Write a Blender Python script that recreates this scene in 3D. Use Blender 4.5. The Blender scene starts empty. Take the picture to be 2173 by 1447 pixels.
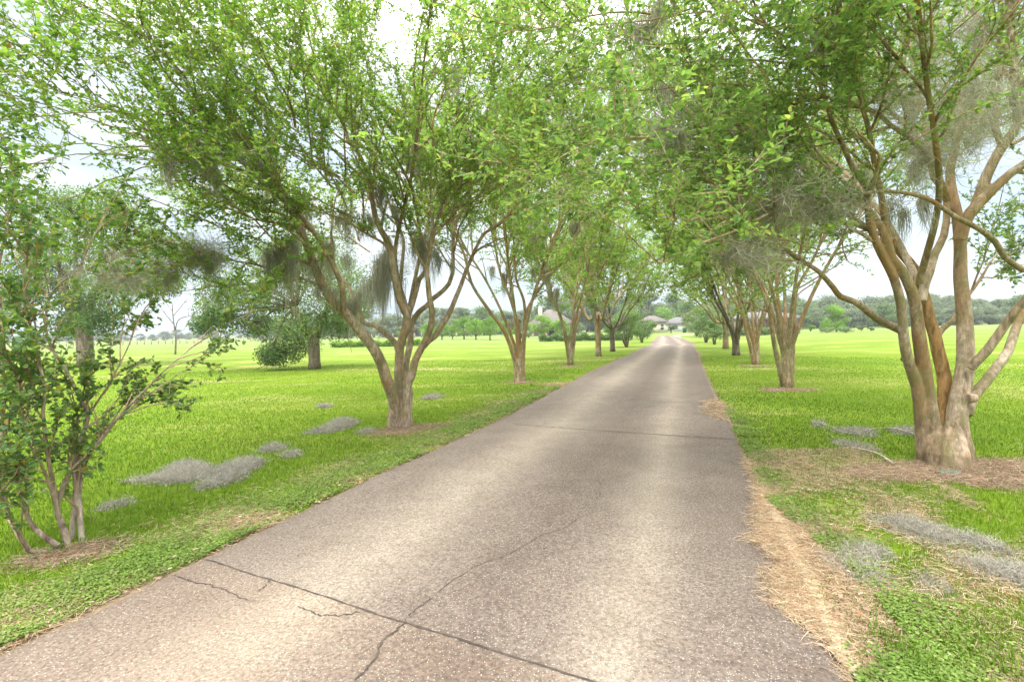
import bpy, math, random
import numpy as np
from mathutils import Vector, Matrix
HAZE = 0.0006
random.seed(7); RNG = np.random.default_rng(11)
S = bpy.context.scene; COL = S.collection

# ------------------------------------------------------------------ camera
CAMZ = 1.5; FPX = 1086.5; CX, CY = 1086.5, 723.5
pitch = math.atan(24.5/FPX); roll = math.radians(1.33)
F = np.array([0, math.cos(pitch), -math.sin(pitch)])
R0 = np.array([1., 0, 0]); U0 = np.cross(R0, F)
Rr = R0*math.cos(roll) - U0*math.sin(roll); Ur = np.cross(Rr, F)
CAM = np.array([0, 0, CAMZ])
def ray(px, py): return F*FPX + Rr*(px-CX) - Ur*(py-CY)
def gp(px, py, z=0.0):
    d = ray(px, py); return CAM + d*((z-CAMZ)/d[2])
def at(px, py, Y):
    d = ray(px, py); return CAM + d*(Y/d[1])
cd = bpy.data.cameras.new('camera'); cam = bpy.data.objects.new('camera', cd); COL.objects.link(cam)
cam.matrix_world = Matrix([[Rr[i], Ur[i], -F[i], CAM[i]] for i in range(3)] + [[0, 0, 0, 1]])
cd.sensor_width = 36; cd.lens = 18; cd.clip_start = 0.05; cd.clip_end = 6000; S.camera = cam

# ------------------------------------------------------------------ helpers
def tag(o, label=None, cat=None, group=None, kind=None):
    if label: o['label'] = label
    if cat: o['category'] = cat
    if group: o['group'] = group
    if kind: o['kind'] = kind
    return o
def empty(name, loc, label=None, cat=None, group=None):
    o = bpy.data.objects.new(name, None); COL.objects.link(o); o.location = loc
    o.empty_display_size = .2
    return tag(o, label, cat, group)
class Geo:
    def __init__(s): s.v = []; s.q = []; s.t = []; s.rq = []; s.rt = []; s.n = 0
    def add(s, V, Q=None, T=None, rq=None, rt=None):
        V = np.asarray(V, float).reshape(-1, 3)
        if Q is not None and len(Q):
            Q = np.asarray(Q, int); s.q.append(Q+s.n); s.rq.append(np.full(len(Q), .5) if rq is None else rq)
        if T is not None and len(T):
            T = np.asarray(T, int); s.t.append(T+s.n); s.rt.append(np.full(len(T), .5) if rt is None else rt)
        s.v.append(V); s.n += len(V)
    def mesh(s, name, smooth=False):
        V = np.concatenate(s.v) if s.v else np.zeros((0, 3))
        Q = np.concatenate(s.q) if s.q else np.zeros((0, 4), int)
        T = np.concatenate(s.t) if s.t else np.zeros((0, 3), int)
        r = np.concatenate([np.concatenate(s.rq) if s.rq else np.zeros(0), np.concatenate(s.rt) if s.rt else np.zeros(0)])
        me = bpy.data.meshes.new(name); me.vertices.add(len(V)); me.vertices.foreach_set('co', V.astype(np.float32).ravel())
        li = np.concatenate([Q.ravel(), T.ravel()]); me.loops.add(len(li)); me.loops.foreach_set('vertex_index', li.astype(np.int32))
        nf = len(Q)+len(T); me.polygons.add(nf)
        st = np.concatenate([np.arange(len(Q))*4, len(Q)*4+np.arange(len(T))*3]).astype(np.int32)
        me.polygons.foreach_set('loop_start', st)
        me.update(calc_edges=True)
        if smooth: me.polygons.foreach_set('use_smooth', np.ones(nf, bool))
        a = me.attributes.new('rnd', 'FLOAT', 'FACE'); a.data.foreach_set('value', r.astype(np.float32))
        return me
def obj(name, geo, mat, parent=None, smooth=False, origin=None):
    me = geo.mesh(name, smooth) if isinstance(geo, Geo) else geo
    o = bpy.data.objects.new(name, me); COL.objects.link(o)
    if mat: me.materials.append(mat)
    if origin is not None:
        me.transform(Matrix.Translation(-Vector(origin))); 
        if parent is None: o.location = origin
    if parent: o.parent = parent
    return o
def nrm(v):
    v = np.asarray(v, float); return v/(np.linalg.norm(v, axis=-1, keepdims=True)+1e-9)
def tube(g, P, r, sides=6, cap=True, rv=.5):
    P = np.asarray(P, float); n = len(P); r = np.broadcast_to(r, (n,))
    T = np.gradient(P, axis=0); T = nrm(T)
    ref = np.array([1., 0, 0]) if abs(T[0][0]) < .8 else np.array([0, 1., 0])
    A = np.zeros((n, 3)); a = ref
    for i in range(n):
        a = a - T[i]*a.dot(T[i]); a = a/(math.sqrt(a.dot(a))+1e-9); A[i] = a
    B = np.cross(T, A); th = np.arange(sides)*2*math.pi/sides
    V = P[:, None, :] + r[:, None, None]*(A[:, None, :]*np.cos(th)[None, :, None] + B[:, None, :]*np.sin(th)[None, :, None])
    V = V.reshape(-1, 3); i = np.arange(n-1)[:, None]*sides; j = np.arange(sides)[None, :]; k = (j+1) % sides
    Q = np.stack([i+j, i+k, i+k+sides, i+j+sides], -1).reshape(-1, 4)
    T3 = None
    if cap:
        V = np.concatenate([V, P[:1], P[-1:]]); c0 = n*sides; jj = np.arange(sides); kk = (jj+1) % sides
        T3 = np.concatenate([np.stack([np.full(sides, c0), kk, jj], -1), np.stack([np.full(sides, c0+1), (n-1)*sides+jj, (n-1)*sides+kk], -1)])
    g.add(V, Q, T3, np.full(len(Q), rv), None if T3 is None else np.full(len(T3), rv))
def box(g, c, s, rv=.5):
    c = np.array(c); s = np.array(s)/2
    V = np.array([[x, y, z] for z in (-1, 1) for y in (-1, 1) for x in (-1, 1)])*s+c
    g.add(V, [[0, 2, 3, 1], [4, 5, 7, 6], [0, 1, 5, 4], [2, 6, 7, 3], [0, 4, 6, 2], [1, 3, 7, 5]])
def leaves(g, P, D, N, L, W, rnd, hexa=False):
    """P base, D direction, N normal, L length, W full width"""
    P = np.asarray(P); n = len(P)
    if n == 0: return
    D = nrm(D); Sd = nrm(np.cross(D, N)); Nn = np.cross(Sd, D)
    L = np.broadcast_to(L, (n,))[:, None]; W = np.broadcast_to(W, (n,))[:, None]/2
    if not hexa:
        V = np.stack([P, P+D*L*.5+Sd*W+Nn*L*.08, P+D*L, P+D*L*.5-Sd*W+Nn*L*.08], 1)
        Q = (np.arange(n)[:, None]*4+np.arange(4)[None, :]); g.add(V.reshape(-1, 3), Q, None, rnd)
    else:
        V = np.stack([P, P+D*L*.3+Sd*W*.9+Nn*L*.1, P+D*L*.68+Sd*W*.8+Nn*L*.08, P+D*L-Nn*L*.08, P+D*L*.68-Sd*W*.8+Nn*L*.08, P+D*L*.3-Sd*W*.9+Nn*L*.1], 1)
        b = np.arange(n)[:, None]*6
        Q = np.concatenate([b+np.array([[0, 1, 2, 3]]), b+np.array([[0, 3, 4, 5]])]); g.add(V.reshape(-1, 3), Q, None, np.concatenate([rnd, rnd]))
def gapnoise(p):
    return math.sin(p[0]*2.3+1.1*math.sin(p[2]*1.9+p[1]))+math.sin(p[1]*2.6+1.3*math.sin(p[0]*1.7))+math.sin(p[2]*3.1+p[0]*1.2+2.)
def ribbons(g, P, w, rnd):
    """P (n,k,3) strand points, flat ribbons of width w tapering"""
    n, k, _ = P.shape
    T = nrm(P[:, -1]-P[:, 0]); Sd = nrm(np.cross(T, RNG.normal(size=(n, 3))))
    tp = np.linspace(1, .25, k)[None, :, None]*np.broadcast_to(w, (n,))[:, None, None]/2
    V = np.stack([P-Sd[:, None]*tp, P+Sd[:, None]*tp], 2).reshape(-1, 3)
    b = (np.arange(n)*2*k)[:, None]; i = (np.arange(k-1)*2)[None, :]; s = (b+i)[..., None]
    Q = (s+np.array([0, 1, 3, 2])).reshape(-1, 4); g.add(V, Q, None, np.repeat(rnd, k-1))

# ------------------------------------------------------------------ materials
def mat(name):
    m = bpy.data.materials.new(name); m.use_nodes = True; nt = m.node_tree; nt.nodes.clear()
    return m, nt, nt.nodes.new('ShaderNodeOutputMaterial')
def N(nt, t, **k):
    n = nt.nodes.new('ShaderNode'+t)
    for a, b in k.items(): setattr(n, a, b)
    return n
def setin(n, **k):
    for a, b in k.items(): n.inputs[a.replace('_', ' ')].default_value = b
def ramp(nt, fac, stops, interp='LINEAR'):
    r = N(nt, 'ValToRGB'); r.color_ramp.interpolation = interp
    e = r.color_ramp.elements
    while len(e) < len(stops): e.new(.5)
    for x, (p, c) in zip(e, stops): x.position = p; x.color = (*c, 1)
    nt.links.new(fac, r.inputs[0]); return r.outputs[0]
def noise(nt, scale, detail=4, rough=.55, vec=None, scl=None, dist=0):
    n = N(nt, 'TexNoise'); setin(n, Scale=scale, Detail=detail, Roughness=rough, Distortion=dist)
    if vec is None: vec = N(nt, 'TexCoord').outputs['Object']
    if scl:
        mp = N(nt, 'Mapping'); mp.inputs['Scale'].default_value = scl; nt.links.new(vec, mp.inputs[0]); vec = mp.outputs[0]
    nt.links.new(vec, n.inputs['Vector']); return n.outputs[0]
def mix(nt, f, a, b, mode='MIX'):
    m = N(nt, 'Mix', data_type='RGBA', blend_type=mode)
    if isinstance(f, (int, float)): m.inputs[0].default_value = f
    else: nt.links.new(f, m.inputs[0])
    for i, x in ((6, a), (7, b)):
        if isinstance(x, tuple): m.inputs[i].default_value = (*x, 1)
        else: nt.links.new(x, m.inputs[i])
    return m.outputs[2]
def math_(nt, op, a, b=0., clamp=False):
    m = N(nt, 'Math', operation=op); m.use_clamp = clamp
    for i, x in ((0, a), (1, b)):
        if isinstance(x, (int, float)): m.inputs[i].default_value = x
        else: nt.links.new(x, m.inputs[i])
    return m.outputs[0]
def bump(nt, h, strength, dist=.02):
    b = N(nt, 'Bump'); setin(b, Strength=strength, Distance=dist); nt.links.new(h, b.inputs['Height']); return b.outputs[0]
def prin(nt, out, col, rough=.7, nor=None, spec=.3):
    p = N(nt, 'BsdfPrincipled'); p.inputs['Roughness'].default_value = rough; p.inputs['Specular IOR Level'].default_value = spec
    if isinstance(col, tuple): p.inputs['Base Color'].default_value = (*col, 1)
    else: nt.links.new(col, p.inputs['Base Color'])
    if nor is not None: nt.links.new(nor, p.inputs['Normal'])
    nt.links.new(p.outputs[0], out.inputs[0]); return p
def attr(nt, name='rnd'):
    a = N(nt, 'Attribute'); a.attribute_name = name; return a.outputs['Fac']
def leafmat(name, stops, trans=.4, tint=(1.25, 1.2, .55), big=.6, rough=.55, nscale=.9):
    m, nt, out = mat(name)
    c = ramp(nt, attr(nt), stops)
    geo = N(nt, 'NewGeometry').outputs['Position']
    nz = noise(nt, nscale, 2, .5, vec=geo)
    f = ramp(nt, nz, [(.3, (1-big*.45,)*3), (.7, (1+big*.3,)*3)])
    c = mix(nt, 1., c, f, 'MULTIPLY')
    p = N(nt, 'BsdfPrincipled'); p.inputs['Roughness'].default_value = rough; p.inputs['Specular IOR Level'].default_value = .25
    nt.links.new(c, p.inputs['Base Color'])
    t = N(nt, 'BsdfTranslucent'); nt.links.new(mix(nt, 1., c, tint, 'MULTIPLY'), t.inputs[0])
    ms = N(nt, 'MixShader'); ms.inputs[0].default_value = trans
    nt.links.new(p.outputs[0], ms.inputs[1]); nt.links.new(t.outputs[0], ms.inputs[2]); nt.links.new(ms.outputs[0], out.inputs[0])
    return m
def barkmat(name, cols, scale=3., z=.25, orange=None, lich=None):
    m, nt, out = mat(name)
    g = N(nt, 'NewGeometry').outputs['Position']
    c = ramp(nt, noise(nt, scale, 6, .65, vec=g, scl=(1, 1, z), dist=.6), [(.36, cols[0]), (.5, cols[1]), (.62, cols[2])])
    fine = noise(nt, 30, 6, .75, vec=g, scl=(1, 1, .22)); patch = noise(nt, 11, 4, .6, vec=g, scl=(1, 1, .35), dist=1.2)
    c = mix(nt, 1., c, ramp(nt, fine, [(.34, (.5, .48, .45)), (.5, (.95, .95, .95)), (.64, (1.25, 1.25, 1.25))]), 'MULTIPLY')
    c = mix(nt, 1., c, ramp(nt, patch, [(.42, (.8, .8, .76)), (.5, (1, 1, 1)), (.56, (1.15, 1.12, 1.1))]), 'MULTIPLY')
    if orange: c = mix(nt, math_(nt, 'MULTIPLY', ramp(nt, noise(nt, 1.6, 4, .6, vec=g, scl=(1, 1, .4)), [(.52, (0, 0, 0)), (.6, (1, 1, 1))]), .65), c, mix(nt, patch, orange, tuple(x*1.2 for x in orange)))
    if lich: c = mix(nt, math_(nt, 'MULTIPLY', ramp(nt, noise(nt, 5, 6, .75, vec=g, dist=.5), [(.48, (0, 0, 0)), (.6, (1, 1, 1))]), .75), c, lich)
    vo = N(nt, 'TexVoronoi'); setin(vo, Scale=16.); mp = N(nt, 'Mapping'); mp.inputs['Scale'].default_value = (1, 1, .3); nt.links.new(g, mp.inputs[0]); nt.links.new(mp.outputs[0], vo.inputs['Vector'])
    h = math_(nt, 'ADD', fine, math_(nt, 'MULTIPLY', vo.outputs['Distance'], .6))
    prin(nt, out, c, .9, bump(nt, h, .9, .02), .15); return m

M = {}
M['leaf'] = leafmat('leaf_myrtle', [(0, (.1, .21, .035)), (.45, (.19, .35, .06)), (.8, (.31, .47, .085)), (.97, (.45, .5, .1)), (1, (.42, .22, .06))], trans=.58, tint=(1.15, 1.15, .7), big=.45)
M['leaf_near'] = leafmat('leaf_myrtle_near', [(0, (.1, .2, .06)), (.5, (.19, .33, .085)), (.9, (.33, .46, .11)), (1, (.47, .52, .12))], trans=.58, tint=(1.15, 1.15, .75), big=.45)
M['leaf_bush'] = leafmat('leaf_young_myrtle', [(0, (.06, .14, .055)), (.5, (.13, .245, .075)), (.85, (.24, .36, .085)), (1, (.42, .3, .06))], trans=.5, rough=.4)
M['leaf_oak'] = leafmat('leaf_oak', [(0, (.06, .12, .045)), (.5, (.13, .22, .065)), (1, (.25, .35, .09))], trans=.45)
M['leaf_far'] = leafmat('leaf_far', [(0, (.09, .15, .06)), (.5, (.14, .22, .09)), (1, (.22, .31, .12))], trans=.3, nscale=.25)
M['leaf_far_grey'] = leafmat('leaf_far_grey', [(0, (.13, .18, .11)), (.5, (.19, .245, .15)), (1, (.26, .32, .19))], trans=.3, nscale=.25)
M['leaf_lime'] = leafmat('leaf_lime', [(0, (.1, .22, .02)), (.5, (.17, .33, .035)), (1, (.26, .42, .05))], nscale=.4)
M['leaf_shrub'] = leafmat('leaf_shrub', [(0, (.09, .16, .06)), (.5, (.14, .235, .08)), (1, (.22, .32, .11))], trans=.3)
M['moss'] = leafmat('spanish_moss', [(0, (.28, .275, .2)), (.5, (.41, .4, .3)), (1, (.55, .53, .43))], trans=.35, tint=(1, 1, .95), big=.3, rough=.9)
M['moss_ground'] = leafmat('fallen_moss', [(0, (.24, .225, .18)), (.5, (.39, .365, .3)), (1, (.56, .53, .45))], trans=.15, tint=(1, 1, 1), big=.2, rough=.95)
M['grass'] = leafmat('grass_blades', [(0, (.07, .165, .01)), (.4, (.125, .225, .012)), (.75, (.185, .28, .018)), (.94, (.25, .32, .05)), (1, (.42, .37, .2))], trans=.35, tint=(1.15, 1.1, .6), big=.35, nscale=.8)
M['weed'] = leafmat('weed_leaves', [(0, (.11, .2, .035)), (.5, (.19, .29, .055)), (1, (.31, .39, .11))], trans=.35, big=.4, nscale=3)
M['straw'] = leafmat('straw', [(0, (.27, .19, .11)), (.45, (.46, .35, .22)), (.88, (.64, .52, .36)), (1, (.42, .15, .06))], trans=.15, tint=(1, .95, .8), big=.3, rough=.9, nscale=3)
M['litter'] = leafmat('litter', [(0, (.22, .15, .1)), (.5, (.38, .27, .19)), (.9, (.54, .43, .31)), (1, (.42, .17, .08))], trans=.1, tint=(1, .95, .8), big=.3, rough=.9, nscale=3)
M['bark'] = barkmat('bark_myrtle', [(.2, .15, .075), (.34, .26, .155), (.46, .36, .26)], orange=(.31, .165, .07), lich=(.2, .19, .085))
M['bark_near'] = barkmat('bark_myrtle_near', [(.23, .17, .1), (.37, .28, .19), (.5, .4, .31)], scale=2.8, orange=(.31, .175, .075), lich=(.22, .2, .09))
M['bark_mottle'] = barkmat('bark_mottled', [(.16, .11, .09), (.3, .22, .17), (.48, .41, .32)], scale=9, lich=(.42, .36, .26))
M['bark_orange'] = barkmat('bark_orange', [(.25, .15, .07), (.36, .21, .08), (.33, .24, .14)], scale=2.4)
M['bark_grey'] = barkmat('bark_oak', [(.1, .08, .05), (.19, .155, .11), (.28, .24, .18)], scale=5)
M['bark_twig'] = barkmat('bark_twig', [(.26, .18, .1), (.38, .28, .17), (.5, .41, .28)], scale=4)
M['twig_grey'] = barkmat('bark_dead_twig', [(.4, .36, .28), (.52, .47, .38), (.6, .56, .47)], scale=4)

# lawn sheet
def lawn_mat():
    m, nt, out = mat('lawn')
    g = N(nt, 'NewGeometry').outputs['Position']
    c = ramp(nt, noise(nt, .35, 5, .6, vec=g), [(.3, (.1, .175, .01)), (.5, (.14, .22, .013)), (.7, (.2, .265, .035))])
    c = mix(nt, 1., c, ramp(nt, noise(nt, 9, 4, .7, vec=g), [(.3, (.62, .66, .55)), (.7, (1.25, 1.2, 1.2))]), 'MULTIPLY')
    c = mix(nt, 1., c, ramp(nt, noise(nt, 60, 3, .7, vec=g), [(.3, (.65, .7, .6)), (.7, (1.25, 1.2, 1.2))]), 'MULTIPLY')
    dry = ramp(nt, noise(nt, .22, 5, .65, vec=g, scl=(.55, 1.5, 1)), [(.53, (0, 0, 0)), (.68, (.8, .8, .8))])
    c = mix(nt, dry, c, (.36, .31, .13))
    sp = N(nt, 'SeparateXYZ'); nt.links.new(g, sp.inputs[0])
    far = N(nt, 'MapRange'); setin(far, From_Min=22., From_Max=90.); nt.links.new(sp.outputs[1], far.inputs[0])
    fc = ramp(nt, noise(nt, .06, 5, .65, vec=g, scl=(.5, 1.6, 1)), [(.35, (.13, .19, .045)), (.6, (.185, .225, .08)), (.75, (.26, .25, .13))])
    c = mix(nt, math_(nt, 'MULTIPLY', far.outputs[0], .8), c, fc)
    prin(nt, out, c, .95, bump(nt, noise(nt, 40, 3, .7, vec=g), .5, .03), .1); return m
M['lawn'] = lawn_mat()
def drive_mat():
    m, nt, out = mat('concrete_drive')
    g = N(nt, 'NewGeometry').outputs['Position']
    uv = N(nt, 'UVMap'); uv.uv_map = 'uv'
    sp = N(nt, 'SeparateXYZ'); nt.links.new(uv.outputs[0], sp.inputs[0])
    wob = math_(nt, 'MULTIPLY', math_(nt, 'SUBTRACT', noise(nt, .5, 4, .6, vec=g), .5), .09)
    u = math_(nt, 'ADD', sp.outputs[0], wob)
    band = ramp(nt, u, [(0, (.4,)*3), (.12, (.42,)*3), (.3, (1,)*3), (.42, (.45,)*3), (.56, (.0,)*3), (.65, (.3,)*3), (.75, (.95,)*3), (.86, (.25,)*3), (.97, (.1,)*3)])
    big = noise(nt, 1.1, 6, .65, vec=g, scl=(1.6, .45, 1))
    f = math_(nt, 'ADD', math_(nt, 'MULTIPLY', band, .75), math_(nt, 'MULTIPLY', math_(nt, 'SUBTRACT', big, .42), .2), True)
    c = ramp(nt, f, [(.0, (.125, .101, .084)), (.35, (.17, .142, .117)), (.65, (.238, .203, .163)), (1, (.3, .26, .208))])
    sm = noise(nt, 55, 3, .75, vec=g)
    c = mix(nt, 1., c, ramp(nt, sm, [(.32, (.52, .5, .48)), (.5, (.98, .97, .96)), (.68, (1.45, 1.43, 1.4))]), 'MULTIPLY')
    vo = N(nt, 'TexVoronoi'); setin(vo, Scale=110.); nt.links.new(g, vo.inputs['Vector'])
    sx = N(nt, 'SeparateColor'); nt.links.new(vo.outputs['Color'], sx.inputs[0])
    peb = math_(nt, 'MULTIPLY', math_(nt, 'LESS_THAN', vo.outputs['Distance'], .36), math_(nt, 'GREATER_THAN', sx.outputs[0], .83))
    c = mix(nt, math_(nt, 'MULTIPLY', peb, .6), c, (.5, .45, .4))
    peb2 = math_(nt, 'MULTIPLY', math_(nt, 'LESS_THAN', vo.outputs['Distance'], .4), math_(nt, 'LESS_THAN', sx.outputs[0], .16))
    c = mix(nt, math_(nt, 'MULTIPLY', peb2, .6), c, (.2, .11, .07))
    st = ramp(nt, noise(nt, 2.6, 5, .7, vec=g), [(.35, (.88, .86, .85)), (.6, (1.03, 1.03, 1.03))])
    c = mix(nt, 1., c, st, 'MULTIPLY')
    dp = N(nt, 'VectorMath', operation='DOT_PRODUCT'); nt.links.new(g, dp.inputs[0]); JA, JB = gp(430, 1190), gp(1200, 1447); js = (JB[1]-JA[1])/(JB[0]-JA[0]); dp.inputs[1].default_value = (-js, 1, 0)
    near = math_(nt, 'LESS_THAN', dp.outputs['Value'], JA[1]-js*JA[0])
    c = mix(nt, near, c, mix(nt, 1., c, (1.05, 1.01, .97), 'MULTIPLY'))
    prin(nt, out, c, .9, bump(nt, sm, .45, .006), .2); return m
M['drive'] = drive_mat()
def plain(name, col, rough=.8, ns=6, amt=.25, spec=.2):
    m, nt, out = mat(name); g = N(nt, 'TexCoord').outputs['Object']
    c = mix(nt, 1., col, ramp(nt, noise(nt, ns, 5, .65, vec=g), [(.3, (1-amt,)*3), (.7, (1+amt,)*3)]), 'MULTIPLY')
    prin(nt, out, c, rough, None, spec); return m
M['soil'] = plain('soil', (.19, .14, .09), .95, 14, .5)
M['dark'] = plain('crack_dark', (.075, .06, .048), .95, 20, .5)
M['strawbase'] = plain('straw_base', (.4, .31, .2), .95, 30, .5)
M['mulch'] = plain('mulch', (.36, .265, .17), .95, 22, .5)
M['cream'] = plain('cream_stucco', (.68, .62, .46), .8, 2, .06)
M['white'] = plain('white_paint', (.8, .79, .75), .6, 2, .04)
M['roof'] = plain('shingle_roof', (.14, .125, .11), .9, 5, .2)
M['roof_grey'] = plain('grey_shingle', (.15, .14, .14), .9, 5, .2)
M['glass'] = plain('window_glass', (.05, .06, .065), .15, 2, .1, .6)
M['wood'] = plain('weathered_wood', (.3, .26, .21), .9, 5, .3)
M['wire'] = plain('wire', (.35, .34, .32), .6, 5, .2)
M['bin'] = plain('green_plastic', (.01, .12, .07), .5, 2, .1)
M['valve'] = plain('teal_plastic', (.1, .15, .13), .6, 12, .3)
M['blue'] = plain('grey_paint', (.4, .4, .4), .6, 2, .1)
def brick():
    m, nt, out = mat('brick'); b = N(nt, 'TexBrick'); tc = N(nt, 'TexCoord')
    nt.links.new(tc.outputs['Object'], b.inputs['Vector']); setin(b, Scale=4.)
    b.inputs['Color1'].default_value = (.36, .17, .11, 1); b.inputs['Color2'].default_value = (.27, .12, .08, 1); b.inputs['Mortar'].default_value = (.4, .35, .3, 1)
    prin(nt, out, b.outputs[0], .9); return m
M['brick'] = brick()
M['tanbrick'] = plain('tan_brick', (.4, .3, .2), .9, 6, .2)

# ------------------------------------------------------------------ ground
g = Geo(); B = 2500
g.add([[-B, -400, 0], [B, -400, 0], [B, B, 0], [-B, B, 0]], [[0, 1, 2, 3]])
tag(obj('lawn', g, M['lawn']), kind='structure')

# driveway from traced edges
Lp = [(0, 1392), (430, 1190), (740, 1042), (1047, 900), (1179, 830), (1234, 801), (1280, 778), (1326, 757), (1361, 740), (1379, 730), (1389, 721.5), (1394, 716), (1400, 712.5)]
Rp = [(1800, 1447), (1603, 1024), (1545, 889), (1512.5, 830), (1496, 792), (1476, 741), (1470, 734), (1464, 727), (1455, 721), (1440, 716), (1428, 713)]
Le = np.array([gp(*p) for p in Lp]); Re = np.array([gp(*p) for p in Rp])
ddir = nrm(gp(1451, 720)*0 + (Re[3]-Re[0]))
Le = np.vstack([Le[0]-ddir*9, Le[:]]); Re = np.vstack([Re[0]-ddir*6.5, Re])
def resample(P, n, smooth=True):
    d = np.r_[0, np.cumsum(np.linalg.norm(np.diff(P, axis=0), axis=1))]; t = np.linspace(0, d[-1], n)
    return np.stack([np.interp(t, d, P[:, i]) for i in range(3)], 1)
def smoothP(P, k=6):
    for _ in range(k): P[1:-1] = .25*P[:-2]+.5*P[1:-1]+.25*P[2:]
    return P
# parametrise both edges by world Y
Ys = np.r_[np.arange(-6, 12, .08), np.arange(12, 40, .25), np.arange(40, 78, .6)]
LX = np.interp(Ys, Le[:, 1], Le[:, 0]); RX = np.interp(Ys, Re[:, 1], Re[:, 0])
kk = np.ones(25)/25
def sm1(a): return np.r_[a[:12], np.convolve(a, kk, 'valid'), a[-12:]]
far = Ys > 30
LX = np.where(far, sm1(LX), LX); RX = np.where(far, sm1(RX), RX)
jit = lambda s: np.convolve(RNG.normal(size=len(Ys)+8), np.ones(9)/9, 'valid')*s
LXe = LX + jit(.035); RXe = RX + jit(.035)
def inside_drive(X, Y, pad=0.):
    return (X > np.interp(Y, Ys, LX)-pad) & (X < np.interp(Y, Ys, RX)+pad) & (Y < 78)
# joints as lines (pixel pairs -> ground); slabs split there
joints = [((430, 1190), (1560, 1560)), ((1095, 903), (1562, 937)), ((1300, 838+8), (1512, 862)), ((1330, 765), (1492, 775)), ((1355, 748), (1480, 752))]
NU = 41; us = np.linspace(0, 1, NU); us[1] = .007; us[-2] = .993
jl = []
for a, b in joints:
    A_, B_ = gp(*a), gp(*b); s = (B_[1]-A_[1])/(B_[0]-A_[0]); jl.append((A_[0], A_[1], s))
g = Geo(); V = []; UV = []
X = LXe[:, None] + (RXe-LXe)[:, None]*us[None, :]; Y = np.repeat(Ys[:, None], NU, 1)
Z = np.full_like(X, .022) + .006*np.sin(X*1.3+Y*.5)
edge = np.minimum(us, 1-us); Z[:, 0] = -.01; Z[:, -1] = -.01
n = len(Ys); V = np.stack([X, Y, Z], -1).reshape(-1, 3)
i = np.arange(n-1)[:, None]*NU; j = np.arange(NU-1)[None, :]
Q = np.stack([i+j, i+j+1, i+j+NU+1, i+j+NU], -1).reshape(-1, 4)
g.add(V, Q); me = g.mesh('driveway')
ul = me.uv_layers.new(name='uv'); li = np.empty(len(me.loops), np.int32); me.loops.foreach_get('vertex_index', li)
uvv = np.stack([np.tile(us, n), np.repeat(Ys/4., NU)], 1)[li]; ul.data.foreach_set('uv', uvv.astype(np.float32).ravel())
drive = tag(obj('driveway', me, M['drive']), kind='structure')
def strip(name, pts, w, mt, z=.034, parent=None, jitter=.01, n=60, taper=True, sub=True):
    P = resample(np.array(pts), n); T = nrm(np.gradient(P, axis=0)); Sd = np.stack([-T[:, 1], T[:, 0], 0*T[:, 0]], 1)
    off = np.convolve(RNG.normal(size=n+2), np.ones(3)/3, 'valid')*jitter; P = P + Sd*off[:, None]
    ww = w*(.35+RNG.random(n)*1.1); 
    if taper: ww *= np.minimum(1, np.minimum(np.arange(n), n-1-np.arange(n))/6+.15)
    Va = P-Sd*ww[:, None]/2; Vb = P+Sd*ww[:, None]/2; Va[:, 2] = Vb[:, 2] = z
    Va[:, 2] = Vb[:, 2] = .022+.006*np.sin(P[:, 0]*1.3+P[:, 1]*.5)+.003
    V = np.stack([Va, Vb], 1).reshape(-1, 3); k = np.arange(n-1)[:, None]*2
    g = Geo(); g.add(V, k+np.array([[0, 1, 3, 2]])); return obj(name, g, mt, parent)
for a, b in joints:
    strip('joint', [gp(*a), gp(*b)], (.012 if a[1] > 1000 else .02), M['dark'], parent=drive, jitter=.006, n=70, taper=False)
cr = [[(860, 1325), (845, 1345), (812, 1375), (800, 1400), (780, 1428), (755, 1460)],
      [(365, 1225), (400, 1237), (450, 1248), (485, 1262), (520, 1278), (550, 1282)],
      [(630, 1292), (680, 1314), (730, 1313), (775, 1306)], [(545, 1262), (572, 1245)], [(572, 1245), (575, 1232)],
      [(860, 1325), (885, 1300), (905, 1287), (915, 1278)],
      [(905, 1287), (960, 1240), (1010, 1210), (1080, 1185), (1150, 1145), (1195, 1130), (1240, 1100), (1262, 1087)],
      [(1262, 1087), (1275, 1040), (1268, 1005)], [(1290, 1180), (1340, 1175)]]
for k, c in enumerate(cr):
    strip('crack', [gp(*p) for p in c], .013 if k == 0 else (.008 if k < 6 else .004), M['dark'], parent=drive, jitter=.012, n=50)
# side path going off to the far house
g = Geo(); P = np.array([gp(1440, 716.5), gp(1432, 713), gp(1440, 711), gp(1470, 709.5), gp(1510, 709)]); P = resample(P, 20)
V = np.stack([P+[0, -1.2, .008], P+[0, 1.2, .008]], 1).reshape(-1, 3); k = np.arange(19)[:, None]*2
g.add(V, k+np.array([[0, 1, 3, 2]])); o = obj('side_path', g, plain('path_concrete', (.42, .37, .31), .9, 3, .1)); tag(o, kind='structure')
# soil strip along drive edges
g = Geo(); 
for EX, sg in ((LX, -1), (RX, 1)):
    wv = .02+np.abs(jit(.25))
    V = np.stack([np.stack([EX-sg*.1, Ys, 0*Ys+.006], 1), np.stack([EX+sg*wv, Ys, 0*Ys+.004], 1)], 1).reshape(-1, 3)
    k = np.arange(len(Ys)-1)[:, None]*2; g.add(V, k+np.array([[0, 1, 3, 2]]))
tag(obj('soil_edge', g, M['soil']), kind='structure')

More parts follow.
